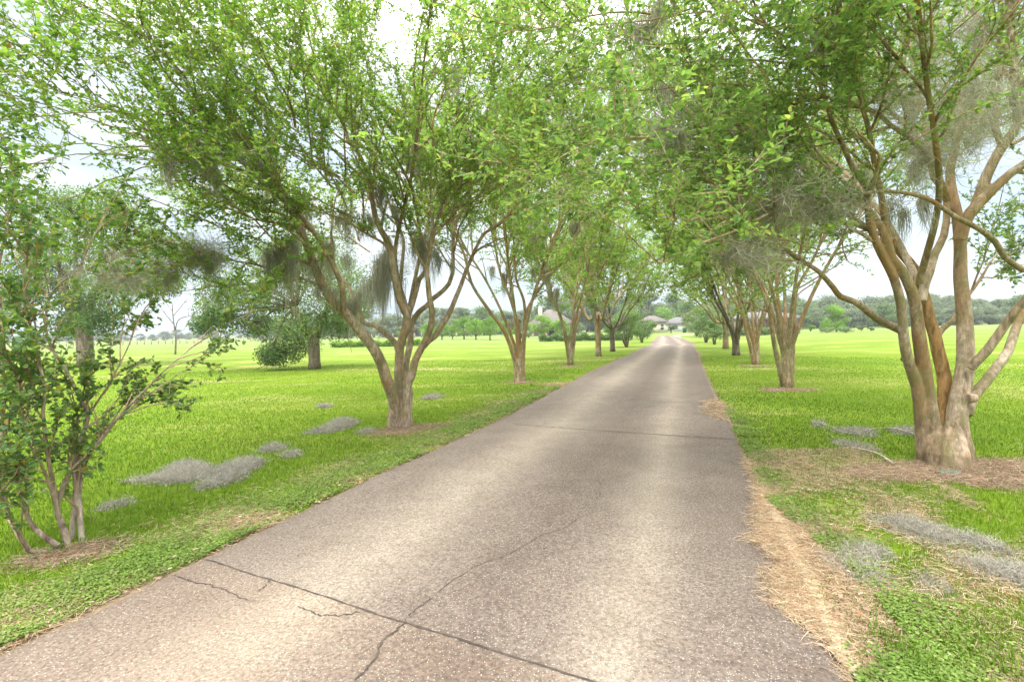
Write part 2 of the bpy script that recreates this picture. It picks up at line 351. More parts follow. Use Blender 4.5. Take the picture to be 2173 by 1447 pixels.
# patches (mulch, straw): polygons on ground
def blob_poly(c, rx, ry, ang=0, n=60, rough=.18, seed=0):
    r = np.random.default_rng(seed); th = np.linspace(0, 2*math.pi, n, endpoint=False); rad = np.ones(n)
    for k in range(2, 9): rad += rough/k*1.6*np.sin(k*th+r.random()*6.3)*r.random()
    x = np.cos(th)*rad*rx; y = np.sin(th)*rad*ry
    return np.stack([c[0]+x*math.cos(ang)-y*math.sin(ang), c[1]+x*math.sin(ang)+y*math.cos(ang)], 1)
def in_poly(P, X, Y):
    ins = np.zeros(len(X), bool); n = len(P); j = n-1
    for i in range(n):
        c = ((P[i, 1] > Y) != (P[j, 1] > Y)) & (X < (P[j, 0]-P[i, 0])*(Y-P[i, 1])/(P[j, 1]-P[i, 1]+1e-12)+P[i, 0]); ins ^= c; j = i
    return ins
def sheet(name, P, z, m, kind='structure'):
    me = bpy.data.meshes.new(name); me.from_pydata([(p[0], p[1], z) for p in P], [], [list(range(len(P)))])
    return tag(obj(name, me, m), kind=kind)
def litter(name, P, n, m, *, jt=.06, L=(.05, .14), w=.003, z=(.005, .02), kind='stuff', flat=.15, thick=None):
    mn = P.min(0)-.08; mx = P.max(0)+.08; X = RNG.uniform(mn[0], mx[0], n); Y = RNG.uniform(mn[1], mx[1], n)
    Xj = X+RNG.normal(0, jt, n); Yj = Y+RNG.normal(0, jt, n)
    k = in_poly(P, Xj, Yj); X, Y = X[k], Y[k]; n = len(X)
    a = RNG.random(n)*6.28; D = np.stack([np.cos(a), np.sin(a), RNG.normal(0, flat, n)], 1); l = RNG.uniform(*L, n)
    z0 = RNG.uniform(*z, n)+np.where(inside_drive(X, Y, 0), .026, 0)
    P0 = np.stack([X, Y, z0], 1); C2 = P0+D*l[:, None]*.5+RNG.normal(0, .006, (n, 3)); P2 = P0+nrm(D+RNG.normal(0, .2, (n, 3))*[1, 1, .3])*l[:, None]
    C2[:, 2] = np.abs(C2[:, 2]-.004)+.004; P2[:, 2] = np.abs(P2[:, 2]-.003)+.003
    dz = np.where(inside_drive(C2[:, 0], C2[:, 1], 0), .032, 0); C2[:, 2] = np.maximum(C2[:, 2], dz)
    dz = np.where(inside_drive(P2[:, 0], P2[:, 1], 0), .032, 0); P2[:, 2] = np.maximum(P2[:, 2], dz)
    g = Geo(); ribbons(g, np.stack([P0, C2, P2], 1), w, RNG.random(n)**1.0)
    return g
# straw along right edge
spx = [(1575, 975), (1598, 1030), (1602, 1080), (1590, 1122), (1608, 1135), (1578, 1150), (1622, 1172), (1646, 1205), (1618, 1222), (1622, 1262), (1645, 1300), (1700, 1338), (1745, 1378), (1800, 1447), (1840, 1520),
       (2000, 1520), (1960, 1447), (1850, 1360), (1830, 1270), (1800, 1200), (1735, 1130), (1690, 1085), (1650, 1040), (1610, 1000)]
SP = np.array([gp(*p)[:2] for p in spx])
sg = litter('straw', SP, 70000, M['straw'], jt=.02, L=(.025, .1), w=.003, z=(.004, .02))
tag(obj('straw', sg, M['straw']), 'pale dry straw spilling over the right edge of the driveway', 'straw', kind='stuff')
SPi = SP[:15]; 
base_poly = np.vstack([np.array([gp(*p)[:2] for p in [(1585, 985), (1606, 1030), (1610, 1080), (1600, 1122), (1618, 1135), (1592, 1150), (1632, 1172), (1656, 1205), (1630, 1222), (1632, 1262), (1655, 1300), (1710, 1338), (1755, 1378), (1810, 1447), (1850, 1520)]]),
                       np.array([gp(*p)[:2] for p in [(1920, 1520), (1860, 1400), (1770, 1300), (1760, 1220), (1700, 1130), (1660, 1070), (1622, 1020)]])])
def fit_sheet(name, P, m, off):
    # grid clipped to polygon that follows drive height
    mn, mx = P.min(0), P.max(0); st = .03
    gx = np.arange(mn[0], mx[0], st); gy = np.arange(mn[1], mx[1], st); XX, YY = np.meshgrid(gx, gy); 
    ins = in_poly(P, (XX+st/2).ravel(), (YY+st/2).ravel()).reshape(XX.shape)
    dI = np.minimum(XX-np.interp(YY, Ys, LX), np.interp(YY, Ys, RX)-XX); ZZ = off+(.022+.006*np.sin(XX*1.3+YY*.5))*np.clip((dI+.16)/.12, 0, 1)
    V = np.stack([XX, YY, ZZ], -1).reshape(-1, 3); nx = len(gx)
    ii, jj = np.nonzero(ins[:-1, :-1]); b = ii*nx+jj
    g = Geo(); g.add(V, np.stack([b, b+1, b+nx+1, b+nx], 1)); return tag(obj(name, g, m), kind='structure')
fit_sheet('straw_ground', base_poly, M['strawbase'], .0045)
sp2 = np.array([gp(*p)[:2] for p in [(1500, 850), (1528, 852), (1548, 893), (1535, 897), (1497, 880)]])
tag(obj('straw', litter('straw', sp2, 5000, M['straw'], w=.006), M['straw']), 'small patch of pale straw on the drive edge farther up', 'straw', kind='stuff')

# ------------------------------------------------------------------ vegetation generator
UP = np.array([0, 0, 1.])
def rot_dir(d, ang, rng):
    d = d/ (math.sqrt(d.dot(d))+1e-9); r = rng.normal(size=3); a = np.cross(d, r); a /= math.sqrt(a.dot(a))+1e-9
    return d*math.cos(ang)+a*math.sin(ang)
def branch(p, d, L, nseg, wob, up, rng):
    P = [p]; d = d/math.sqrt(d.dot(d))
    st = L/nseg; nz = rng.normal(size=(nseg, 3))*wob
    for i in range(nseg):
        d = d+nz[i]; d[2] += up; d = d/math.sqrt(d.dot(d)); p = p+d*st; P.append(p)
    return np.array(P)
def sample_along(P, t):
    d = np.r_[0, np.cumsum(np.linalg.norm(np.diff(P, axis=0), axis=1))]; L = d[-1]
    i = min(np.searchsorted(d, t*L, 'right')-1, len(P)-2); f = (t*L-d[i])/(d[i+1]-d[i]+1e-9)
    return P[i]+(P[i+1]-P[i])*f, nrm(P[i+1]-P[i])
def catmull(P, r, per=.12):
    P = np.asarray(P, float); n = len(P); out = []; ro = []
    Q = np.vstack([2*P[0]-P[1], P, 2*P[-1]-P[-2]])
    for i in range(n-1):
        p0, p1, p2, p3 = Q[i:i+4]; m = max(2, int(np.linalg.norm(p2-p1)/per))
        for k in range(m):
            t = k/m; out.append(.5*((2*p1)+(-p0+p2)*t+(2*p0-5*p1+4*p2-p3)*t*t+(-p0+3*p1-3*p2+p3)*t**3)); ro.append(r[i]+(r[i+1]-r[i])*t)
    out.append(P[-1]); ro.append(r[-1]); return np.array(out), np.array(ro)
def limb3(pxs, Y0, dy0, dy1, r0, r1, rel=None, pw=1.):
    n = len(pxs); a = np.array([[p[0], p[1]] for p in pxs], float)
    d = np.r_[0, np.cumsum(np.linalg.norm(np.diff(a, axis=0), axis=1))]; d /= d[-1]
    P = np.array([at(x, y, Y0+dy0+(dy1-dy0)*t) for (x, y), t in zip(a, d)]); r = r0+(r1-r0)*d**pw
    return catmull(P, r)
def remesh(g, voxel, name):
    me = g.mesh(name+'_src'); o = bpy.data.objects.new('tmp', me); COL.objects.link(o)
    md = o.modifiers.new('r', 'REMESH'); md.mode = 'VOXEL'; md.voxel_size = voxel; md.use_smooth_shade = True
    sm = o.modifiers.new('s', 'SMOOTH'); sm.factor = .5; sm.iterations = 2
    dg = bpy.context.evaluated_depsgraph_get(); m2 = bpy.data.meshes.new_from_object(o.evaluated_get(dg)); m2.name = name
    bpy.data.objects.remove(o); bpy.data.meshes.remove(me); return m2
def moss_geo(g, p, n, L, spread, w=.006, rng=RNG, tang=.03):
    k = 7; m = max(3, int(n/75)); tc = rng.normal(size=(m, 3))*np.array(spread); tl = L*(rng.random(m)**.8*1.05+.2); ts = rng.uniform(.02, .055, m)*(.5+L); q = rng.integers(0, m, n)
    s = rng.normal(size=(n, 3))*ts[q][:, None]; P = np.zeros((n, k, 3)); P[:, 0] = np.asarray(p)+tc[q]+s*[1, 1, .8]; l = tl[q]*(rng.random(n)**.6*.9+.1)
    sway = rng.normal(0, .12, (m, 2))[q]
    for i in range(1, k):
        pull = -s[:, :2]*.55/k
        P[:, i] = P[:, i-1]+np.stack([sway[:, 0]*l/k+pull[:, 0]+rng.normal(0, tang, n)*.5, sway[:, 1]*l/k+pull[:, 1]+rng.normal(0, tang, n)*.5, -l/(k-1)*rng.uniform(.4, 1.5, n)], 1)
    a2 = rng.integers(0, m, n//4); nn = len(a2); T = np.zeros((nn, 5, 3)); T[:, 0] = np.asarray(p)+tc[a2]+rng.normal(size=(nn, 3))*.07; d = nrm(rng.normal(size=(nn, 3)))
    for i in range(1, 5): d = nrm(d+rng.normal(0, .5, (nn, 3))); T[:, i] = T[:, i-1]+d*rng.uniform(.02, .06, nn)[:, None]
    ribbons(g, P, w, rng.random(n)); ribbons(g, T, w, rng.random(nn))
def tangle_geo(g, p, n, spread, w=.003, rng=RNG, step=.035, k=9):
    P = np.zeros((n, k, 3)); P[:, 0] = np.asarray(p)+rng.normal(size=(n, 3))*np.array(spread); d = nrm(rng.normal(size=(n, 3))*[1, 1, .7]+[0, 0, -.25])
    for i in range(1, k): d = nrm(d+rng.normal(0, .42, (n, 3))); P[:, i] = P[:, i-1]+d*step*rng.uniform(.6, 1.3, n)[:, None]
    ribbons(g, P, w, rng.random(n))
def foliate(limbs, base, cfg, rng):
    """limbs: list of (P, r, t0).  returns (branch geo, leaf arrays)"""
    bg = Geo(); tw0 = []; tw1 = []; S_ = cfg.get('scale', 1.); zmin = cfg.get('zmin', 2.0); zmax = cfg.get('zmax', 99)
    ds1 = cfg.get('ds1', .33)*S_; ds2 = cfg.get('ds2', .2)*S_; ds3 = cfg.get('ds3', .13)*S_; out_b = cfg.get('out', .35); upb = cfg.get('up', .35)
    l1 = cfg.get('l1', (.8, 1.7)); l2 = cfg.get('l2', (.4, .9)); l3 = cfg.get('l3', (.14, .34)); maxr = cfg.get('maxr', 99)
    keep = cfg.get('keep', None); bare = cfg.get('bare', 0.)
    q1 = []
    for P, r, t0 in limbs:
        Ln = np.linalg.norm(np.diff(P, axis=0), axis=1).sum(); m = max(1, int(Ln*(1-t0)/ds1))
        for i in range(m):
            t = t0+(1-t0)*(i+rng.random())/m; p, d = sample_along(P, min(t, .999)); rr = np.interp(t, np.linspace(0, 1, len(r)), r)
            q1.append((p, d, min(rr*.6, .022)*S_ if S_ < 1 else min(rr*.6, .022), rng.uniform(.45, 1.)))
        q1.append((P[-1], nrm(P[-1]-P[-3]), r[-1]*.95, -.12)); 
    for p, d, rr, ang in q1:
        tip = ang < 0
        o = p-base; o[2] = 0; o = o/(math.sqrt(o.dot(o))+.3)
        dd = rot_dir(d, abs(ang), rng)+out_b*o+np.array([0, 0, upb if not tip else upb*.5])
        if p[2] > zmax: dd[2] -= .6
        L = rng.uniform(*l1)*S_*(1.1 if tip else 1); B1 = branch(p, dd, L, 7, .12, cfg.get('arch', -.01), rng)
        if B1[-1][2] < zmin: B1 = branch(p, dd+np.array([0, 0, .9]), L*.8, 7, .1, .02, rng)
        rr = max(rr, .006); tube(bg, B1, np.linspace(rr, rr*.3, 8), 5, False)
        m2 = max(2, int(L/ds2))
        for i in range(m2):
            t = .12+.88*(i+rng.random())/m2; p2, d2 = sample_along(B1, min(t, .999))
            if keep is not None and not keep(p2): continue
            if gapnoise(p2/cfg.get('gs', 1.)) < cfg.get('gap', -.55)+rng.normal(0, .35): continue
            dd2 = rot_dir(d2, rng.uniform(.4, 1.), rng)+.3*out_b*o+np.array([0, 0, .1]); L2 = rng.uniform(*l2)*S_
            B2 = branch(p2, dd2, L2, 5, .16, -.01, rng)
            if B2[-1][2] < zmin-.15 : continue
            tube(bg, B2, np.linspace(rr*.42, rr*.16, 6)+.0012, 3, False)
            if rng.random() < bare: continue
            tw0.append(B2[:-1]); tw1.append(B2[1:])
            m3 = max(2, int(L2/ds3))
            for k in range(m3):
                t = .15+.85*(k+rng.random())/m3; p3, d3 = sample_along(B2, min(t, .999)); L3 = rng.uniform(*l3)*S_
                e = p3+nrm(rot_dir(d3, rng.uniform(.4, 1.), rng)+np.array([0, 0, .12]))*L3
                mid = (p3+e)/2; mid[2] += L3*.06
                tw0.append(np.array([p3, mid])); tw1.append(np.array([mid, e]))
                if cfg.get('twigs', True): tube(bg, np.array([p3, mid, e]), np.array([.0028, .0022, .0012])*cfg.get('twr', 1.), 3, False)
    a = np.concatenate(tw0); b = np.concatenate(tw1); return bg, a, b
def leaf_geo(g, a, b, sp, L, W, rng, hexa=False, nup=.8):
    ln = np.linalg.norm(b-a, axis=1); cnt = np.maximum(1, np.round(ln/sp+rng.random(len(ln))-.5)).astype(int)
    idx = np.repeat(np.arange(len(a)), cnt); n = len(idx); t = rng.random(n)[:, None]
    P = a[idx]+(b[idx]-a[idx])*t; T = nrm(b[idx]-a[idx]); side = nrm(np.cross(T, UP+rng.normal(0, .4, (n, 3))))*np.where(rng.random(n) < .5, 1, -1)[:, None]
    D = nrm(T*.5+side*.9+rng.normal(0, .3, (n, 3))); Nn = UP*nup+rng.normal(0, .55, (n, 3))
    cl = rng.random(len(a))[idx]; rnd = np.clip(.5*cl+.55*rng.random(n), 0, 1)*.97; rnd[rng.random(n) < .004] = 1
    leaves(g, P, D, Nn, L*rng.uniform(.7, 1.25, n), W*rng.uniform(.7, 1.25, n), rnd, hexa); return n

def build_tree(name, label, cat, group, base, trunks, limbs, cfg, seed, mats=('bark', 'bark_twig', 'leaf'), moss=(), vox=.014, extra=None, leaf=(.035, .055, .028), hexa=False, remesh_on=True, bare_limbs=(), tangles=()):
    rng = np.random.default_rng(seed); base = np.array(base, float)
    root = empty(name, base, label, cat, group)
    tg = Geo()
    for P, r in trunks: tube(tg, P, r, 12)
    if remesh_on: me = remesh(tg, vox, 'trunk'); obj('trunk', me, M[mats[0]], root, origin=base)
    else: obj('trunk', tg, M[mats[0]], root, True, origin=base)
    bg, a, b = foliate(limbs, base, cfg, rng)
    for P, r in bare_limbs: tube(bg, P, r, 5, False)
    for P, r, t0 in limbs:
        if r[0] < .02: tube(bg, P, r, 6, False)
    obj('branches', bg, M[mats[1]], root, True, origin=base)
    lg = Geo(); n = leaf_geo(lg, a, b, *leaf, rng, hexa); obj('crown', lg, M[mats[2]], root, origin=base)
    for mp in moss:
        p, n_, L, sp_ = mp[:4]; mg = Geo(); moss_geo(mg, p, int(n_), L, sp_, mp[4] if len(mp) > 4 else .006, rng)
        obj('spanish_moss', mg, M['moss'], root, origin=base)
    for p, n_, sp_ in tangles:
        mg = Geo(); tangle_geo(mg, p, int(n_*.5), sp_, .0048, rng, .04); o_ = obj('spanish_moss', mg, M['moss'], root, origin=base)
    print(name, 'leaves', n, 'branches', bg.n); return root

# ------------------------------------------------------------------ the avenue: near left crape myrtle
def py0(px, py): return gp(px, py)[1]
GRP_L = 'crape myrtles lining the driveway on the left'; GRP_R = 'crape myrtles lining the driveway on the right'
Y0 = py0(848, 905); LB = gp(848, 903)
def lm(p, dy0, dy1, r0, r1, pw=.8): return limb3(p, Y0, dy0, dy1, r0, r1, pw=pw)
A = lm([(840, 905), (837, 851), (821, 808), (809, 770), (792, 738), (771, 711), (747, 681), (728, 660), (709, 644), (682, 600), (652, 523), (640, 495), (599, 407), (565, 366), (503, 298), (464, 263), (426, 217), (387, 155)], 0, -2.6, .105, .012)
A2 = lm([(736, 669), (728, 654), (728, 622), (721, 595), (698, 544), (665, 490), (640, 461), (596, 402), (549, 375), (495, 356), (445, 338), (387, 325), (329, 306)], -.85, -2.8, .045, .01)
A3 = lm([(682, 600), (665, 572), (640, 548), (607, 532), (570, 513), (532, 507), (495, 519), (470, 548)], -1.4, -2.2, .034, .01)
A4 = lm([(690, 612), (650, 590), (610, 578), (560, 590), (520, 615)], -1.3, -2., .02, .006)
B_ = lm([(850, 770), (841, 732), (830, 719), (809, 700), (792, 689), (771, 684), (755, 641), (736, 603), (701, 563), (686, 523), (652, 482), (600, 440), (540, 415), (470, 395), (400, 390)], 0, 1.2, .05, .01)
C_ = lm([(848, 905), (845, 830), (847, 776), (849, 735), (860, 700), (864, 668), (855, 650), (847, 630), (835, 570), (827, 523), (798, 465), (781, 374), (756, 316), (740, 300), (723, 250), (690, 200), (650, 120)], 0, -1., .09, .012)
C2 = lm([(862, 690), (868, 665), (875, 645), (884, 614), (890, 592), (903, 576), (906, 550), (918, 490), (914, 407), (918, 324), (922, 241), (947, 200), (960, 120)], 0, .3, .05, .01)
C3 = lm([(903, 576), (896, 550), (893, 511), (881, 432), (864, 378), (835, 324), (800, 250), (780, 150)], .1, -1.2, .032, .009)
C4 = lm([(862, 672), (852, 650), (850, 600), (854, 550), (856, 507), (835, 457), (818, 407), (789, 324), (770, 262), (740, 150)], 0, .9, .04, .009)
C5 = lm([(827, 523), (797, 406), (758, 329), (724, 251), (689, 193), (658, 166), (600, 110)], -.4, -2., .026, .009)
A5 = lm([(798, 465), (745, 400), (689, 344), (627, 271), (580, 240), (534, 205), (464, 174), (406, 162)], -.5, -2.8, .03, .009)
A6 = lm([(627, 271), (615, 217), (580, 155), (540, 80)], -1.6, -2.6, .018, .008)
A7 = lm([(565, 366), (495, 355), (445, 338), (380, 300), (300, 250), (220, 215), (150, 180)], -1.6, -3.4, .022, .008)
A8 = lm([(640, 495), (560, 440), (480, 400), (400, 350), (300, 330), (200, 330), (120, 345)], -1.5, -3.1, .024, .008)
D_ = lm([(862, 905), (868, 830), (860, 789), (863, 762), (871, 727), (873, 689), (889, 662), (906, 649), (917, 635), (943, 614), (960, 581), (963, 490), (985, 440), (1001, 407), (1005, 357), (1030, 260)], .05, .8, .075, .01)
E_ = lm([(862, 905), (864, 819), (873, 800), (881, 765), (898, 732), (914, 695), (917, 662), (911, 630), (908, 595), (906, 565), (925, 480), (950, 380), (960, 280)], -.08, -.7, .08, .01)
E2 = lm([(898, 735), (910, 722), (924, 712), (938, 689), (952, 668), (968, 630), (979, 603), (995, 560), (1026, 498), (1059, 474), (1084, 449), (1120, 380), (1150, 330)], -.1, .9, .055, .01)
E3 = lm([(917, 635), (950, 590), (960, 560), (950, 480), (980, 380), (1040, 300), (1100, 250)], .3, -.6, .03, .009)
def free(p0, pts, r0, r1):
    P = [np.array(p0)]+[np.array(p0)+np.array(q) for q in pts]; return catmull(P, np.linspace(r0, r1, len(P)))
fk = at(866, 668, Y0)
F1 = free(fk, [(-.1, -.35, .9), (.3, -.9, 2.), (.6, -1.5, 3.2), (.9, -2.2, 4.1)], .04, .01)
F2 = free(fk, [(.3, -.25, .8), (.9, -.7, 1.8), (1.5, -1.2, 2.8), (2.1, -1.5, 3.6)], .036, .01)
F3 = free(fk, [(-.3, -.5, .9), (-.9, -1.2, 1.9), (-1.7, -2., 2.9), (-2.6, -2.7, 3.6)], .036, .01)
F4 = free(fk, [(.1, .5, .9), (.2, 1.4, 2.), (.3, 2.2, 3.), (.3, 3., 3.7)], .04, .01)
F5 = free(fk, [(-.4, .4, .7), (-1.3, 1.2, 1.6), (-2.4, 1.9, 2.4), (-3.4, 2.2, 2.9)], .036, .01)
trunks = [A, A2, B_, C_, C2, C4, D_, E_, E2, (C3[0], C3[1]), F1, F4]
# flutes at the foot
for k in range(5):
    th = k*1.257+.3; o = np.array([math.cos(th), math.sin(th), 0])
    trunks.append((np.array([LB+o*.15+[0, 0, -.06], LB+o*.12+[0, 0, .15], LB+o*.09+[0, 0, .42], LB+o*.06+[0, 0, .6]]), np.array([.09, .085, .06, .02])))
trunks.append((np.array([LB+[0, 0, -.08], LB+[0, 0, .25], LB+[0.03, 0, .55]]), np.array([.19, .165, .06])))
X1_ = lm([(1005, 357), (1035, 270), (1090, 180), (1150, 100), (1210, 10)], .7, .2, .016, .007); X2_ = lm([(1084, 449), (1140, 390), (1200, 320), (1270, 240), (1310, 200)], .8, 1.2, .016, .007); X3_ = lm([(922, 241), (960, 150), (1010, 70), (1060, -20)], .2, -.4, .016, .007); X4_ = lm([(1100, 250), (1160, 190), (1230, 130), (1290, 90)], -.5, -.6, .014, .006)
limbs = [(*X1_, 0), (*X2_, 0), (*X3_, 0), (*X4_, 0), (*A, .42), (*A2, .2), (*A3, .35), (*A4, .3), (*A5, .1), (*A6, .1), (*A7, .15), (*A8, .2), (*B_, .5), (*C_, .5), (*C2, .35), (*C3, .2), (*C4, .3), (*C5, .15), (*D_, .5), (*E_, .55), (*E2, .4), (*E3, .25), (*F1, .3), (*F2, .25), (*F3, .25), (*F4, .3), (*F5, .3)]
def mp(px, py, dy, n, L, sp, w=.006): return (at(px, py, Y0+dy), n*.8, L, sp, w*1.25)
mossL = [mp(845, 545, -.2, 900, 1.05, (.2, .15, .22)), mp(800, 585, -.1, 800, .8, (.22, .15, .12)), mp(745, 640, -.3, 350, .55, (.16, .1, .08)), mp(590, 525, -1.7, 450, .6, (.1, .08, .04)), mp(700, 520, -.9, 300, .7, (.12, .1, .1)),
         mp(430, 535, -2.2, 700, .3, (.15, .12, .09)), mp(430, 330, -2.6, 600, .5, (.24, .12, .05)), mp(355, 345, -2.6, 300, .42, (.12, .08, .04)), mp(820, 400, -.5, 350, .7, (.1, .1, .25)), mp(560, 330, -1.8, 250, .7, (.06, .06, .15)),
         mp(640, 470, -1.2, 350, .7, (.14, .1, .12)), mp(900, 480, -.1, 250, .6, (.1, .08, .2)), mp(930, 540, .1, 250, .5, (.14, .1, .1)), mp(360, 540, -2.2, 300, .35, (.25, .15, .1)), mp(300, 575, -2.4, 400, .3, (.22, .15, .08)), mp(730, 455, -.6, 250, .7, (.1, .1, .1)),
         mp(880, 330, -.4, 200, .5, (.06, .06, .15)), mp(680, 610, -1.1, 200, .45, (.14, .1, .05)), mp(960, 150, -.6, 200, .5, (.06, .05, .12)), mp(640, 560, -1.2, 260, .5, (.16, .1, .03)), mp(780, 470, -.3, 300, .6, (.12, .1, .1))]
build_tree('crape_myrtle', 'broad many-stemmed crape myrtle hung with moss, nearest tree left of the driveway', 'tree', GRP_L, LB, trunks, limbs,
           dict(ds1=.23, ds2=.14, ds3=.1, zmin=1.95, out=.28, up=.22, gap=-.62, gs=.6), 21, mats=('bark_near', 'bark_twig', 'leaf'), moss=mossL, vox=.013, leaf=(.023, .049, .028), tangles=[(at(430, 535, Y0-2.2), 1400, (.16, .14, .1)), (at(350, 560, Y0-2.2), 900, (.2, .15, .12)), (at(270, 590, Y0-2.3), 900, (.2, .15, .1)), (at(430, 345, Y0-2.6), 700, (.25, .12, .06)), (at(590, 560, Y0-1.6), 600, (.14, .1, .12)), (at(840, 560, Y0-.2), 900, (.2, .12, .2)), (at(1000, 330, Y0), 600, (.3, .2, .25)), (at(650, 470, Y0-1), 600, (.25, .2, .2))])

# ------------------------------------------------------------------ near right crape myrtle
Y0 = py0(2005, 975); RB = gp(2005, 975)
a = lm([(1963, 990), (1957, 956), (1953, 880), (1946, 823), (1931, 777), (1922, 743), (1916, 698), (1912, 644), (1897, 591), (1878, 553), (1863, 523), (1845, 470), (1840, 400)], -.02, -.7, .066, .03)
a2 = lm([(1916, 703), (1900, 695), (1870, 682), (1844, 663), (1817, 642), (1783, 629), (1768, 610), (1737, 576), (1707, 557), (1670, 530), (1648, 512)], -.1, -1., .046, .014)
a3 = lm([(1783, 629), (1785, 576), (1775, 538), (1768, 500), (1772, 440), (1765, 380)], -.6, -.5, .022, .009)
b = lm([(1990, 990), (1981, 937), (1973, 880), (1965, 823), (1958, 766), (1950, 713), (1943, 652), (1933, 614), (1912, 571), (1890, 543), (1871, 484), (1832, 435), (1784, 426), (1730, 400)], 0, -.8, .1, .016)
b2 = lm([(1955, 640), (1962, 605), (1973, 576), (1984, 538), (2003, 500), (2010, 440), (2000, 400), (1980, 377), (1972, 329), (1965, 270), (1950, 200), (1930, 100)], .1, .6, .05, .014)
b3 = lm([(1893, 546), (1880, 490), (1871, 421), (1856, 348), (1846, 290), (1832, 232), (1800, 130), (1760, 40)], -.35, -1., .038, .012)
b4 = lm([(1897, 591), (1860, 575), (1820, 560), (1780, 545), (1740, 530)], -.4, -.9, .022, .008)
c = lm([(1998, 960), (2000, 895), (2005, 842), (2003, 796), (1990, 743), (1984, 713), (1973, 679), (1965, 644), (1954, 606), (1940, 570), (1915, 540), (1890, 508)], .22, .4, .085, .045)
c2 = lm([(1988, 715), (2000, 698), (2015, 686), (2030, 667), (2045, 640), (2075, 600), (2100, 560)], .3, .9, .034, .014)
d = lm([(2042, 990), (2038, 956), (2031, 880), (2041, 823), (2049, 774), (2049, 728), (2047, 682), (2043, 633), (2038, 587), (2038, 538), (2036, 500), (2030, 450), (2021, 411), (2016, 363), (2027, 314), (2040, 250), (2045, 150), (2060, 40)], 0, .5, .115, .016)
d2 = lm([(2036, 510), (2046, 475), (2062, 448), (2098, 411), (2146, 367), (2185, 340), (2240, 280)], .1, -.2, .068, .03)
d3 = lm([(2070, 440), (2095, 370), (2122, 319), (2161, 261), (2156, 193), (2148, 97), (2141, 0), (2130, -120)], .1, -.5, .055, .03)
d4 = lm([(2126, 312), (2117, 285), (2112, 256), (2120, 169), (2122, 48), (2124, -60)], -.05, -.1, .034, .02)
e = lm([(2050, 880), (2064, 842), (2087, 815), (2114, 781), (2140, 743), (2155, 698), (2173, 663), (2220, 600), (2260, 520)], .05, .5, .06, .03)
e2 = lm([(2058, 782), (2072, 766), (2095, 743), (2125, 701), (2155, 660), (2190, 620), (2250, 560)], -.05, -.6, .05, .03)
x1 = lm([(1800, 415), (1871, 406), (1929, 411), (1977, 426), (2025, 459), (2074, 484), (2112, 513), (2132, 546), (2173, 575)], -.9, -.4, .013, .03)
h1 = lm([(2011, 426), (1992, 377), (1943, 305), (1890, 266), (1856, 237), (1793, 218), (1745, 205), (1697, 203), (1630, 190)], .1, -1.1, .036, .01)
h2 = lm([(1800, 428), (1760, 400), (1700, 370), (1629, 343), (1600, 334), (1542, 326), (1479, 295), (1431, 276), (1390, 290)], -.7, -1.4, .03, .009)
h3 = lm([(1846, 290), (1810, 200), (1770, 130), (1721, 99), (1668, 77), (1619, 53), (1571, 39), (1493, 22), (1421, 19), (1380, 30)], -.6, -1.6, .03, .009)
h4 = lm([(1760, 408), (1700, 440), (1640, 450), (1560, 490), (1480, 520), (1400, 560)], -.8, -2., .016, .006)
h5 = lm([(2016, 363), (1960, 250), (1900, 130), (1850, 30), (1800, -80)], .3, -1.2, .03, .01)
fk = at(1950, 600, Y0)
G1 = free(fk, [(-.2, -.5, .8), (-.8, -1.1, 1.6), (-1.5, -1.8, 2.2), (-2.2, -2.3, 2.6)], .036, .01)
G2 = free(fk, [(.1, .7, .9), (0, 1.6, 1.9), (-.3, 2.4, 2.8)], .04, .012)
G3 = free(fk, [(-.5, .5, .8), (-1.3, 1.1, 1.7), (-2.2, 1.6, 2.4)], .036, .01)
G4 = free(fk, [(.6, -.4, 1.3), (1.3, -1., 2.3), (1.9, -1.5, 3.2)], .04, .012)
G5 = free(fk, [(.8, .6, 1.2), (1.9, 1.3, 2.2), (2.9, 1.7, 3.)], .04, .012)
trunks = [a, a2, b, b2, b3, d, d2, d3, d4, e, e2, c2, x1, (h1[0], h1[1]), G1, G2]
for px, py, r in [(1960, 990, .075), (1985, 998, .085), (2012, 1003, .08), (2040, 1005, .08), (2050, 985, .075), (2020, 960, .09), (1990, 950, .09), (1966, 962, .07)]:
    q = gp(px, py-12); ctr = RB*.45+q*.55
    trunks.append((np.array([q+[0, 0, -.1], q+[0, 0, .12], ctr*.4+q*.6+[0, 0, .28], ctr*.6+q*.4+[0, 0, .46]]), np.array([r, r*.98, r*.85, r*.15])))
for P, zz in ((at(1946, 690, Y0-.0), 0),): pass
knot = at(1918, 762, Y0-.05); trunks.append((np.array([knot+[.06, 0, .02], knot+[-.03, -.02, 0]]), np.array([.05, .03])))
knot = at(2072, 845, Y0-.05); trunks.append((np.array([knot+[-.08, 0, .0], knot+[-.01, -.03, .01]]), np.array([.06, .035])))
limbs = [(*a, .8), (*a2, .72), (*a3, .4), (*b, .72), (*b2, .5), (*b3, .3), (*b4, .5), (*c2, .6), (*d, .7), (*d2, .5), (*d3, .4), (*d4, .4), (*e, .75), (*e2, .7), (*h1, .3), (*h2, .35), (*h3, .2), (*h4, .25), (*h5, .3), (*G1, .35), (*G2, .35), (*G3, .35), (*G4, .35), (*G5, .4)]
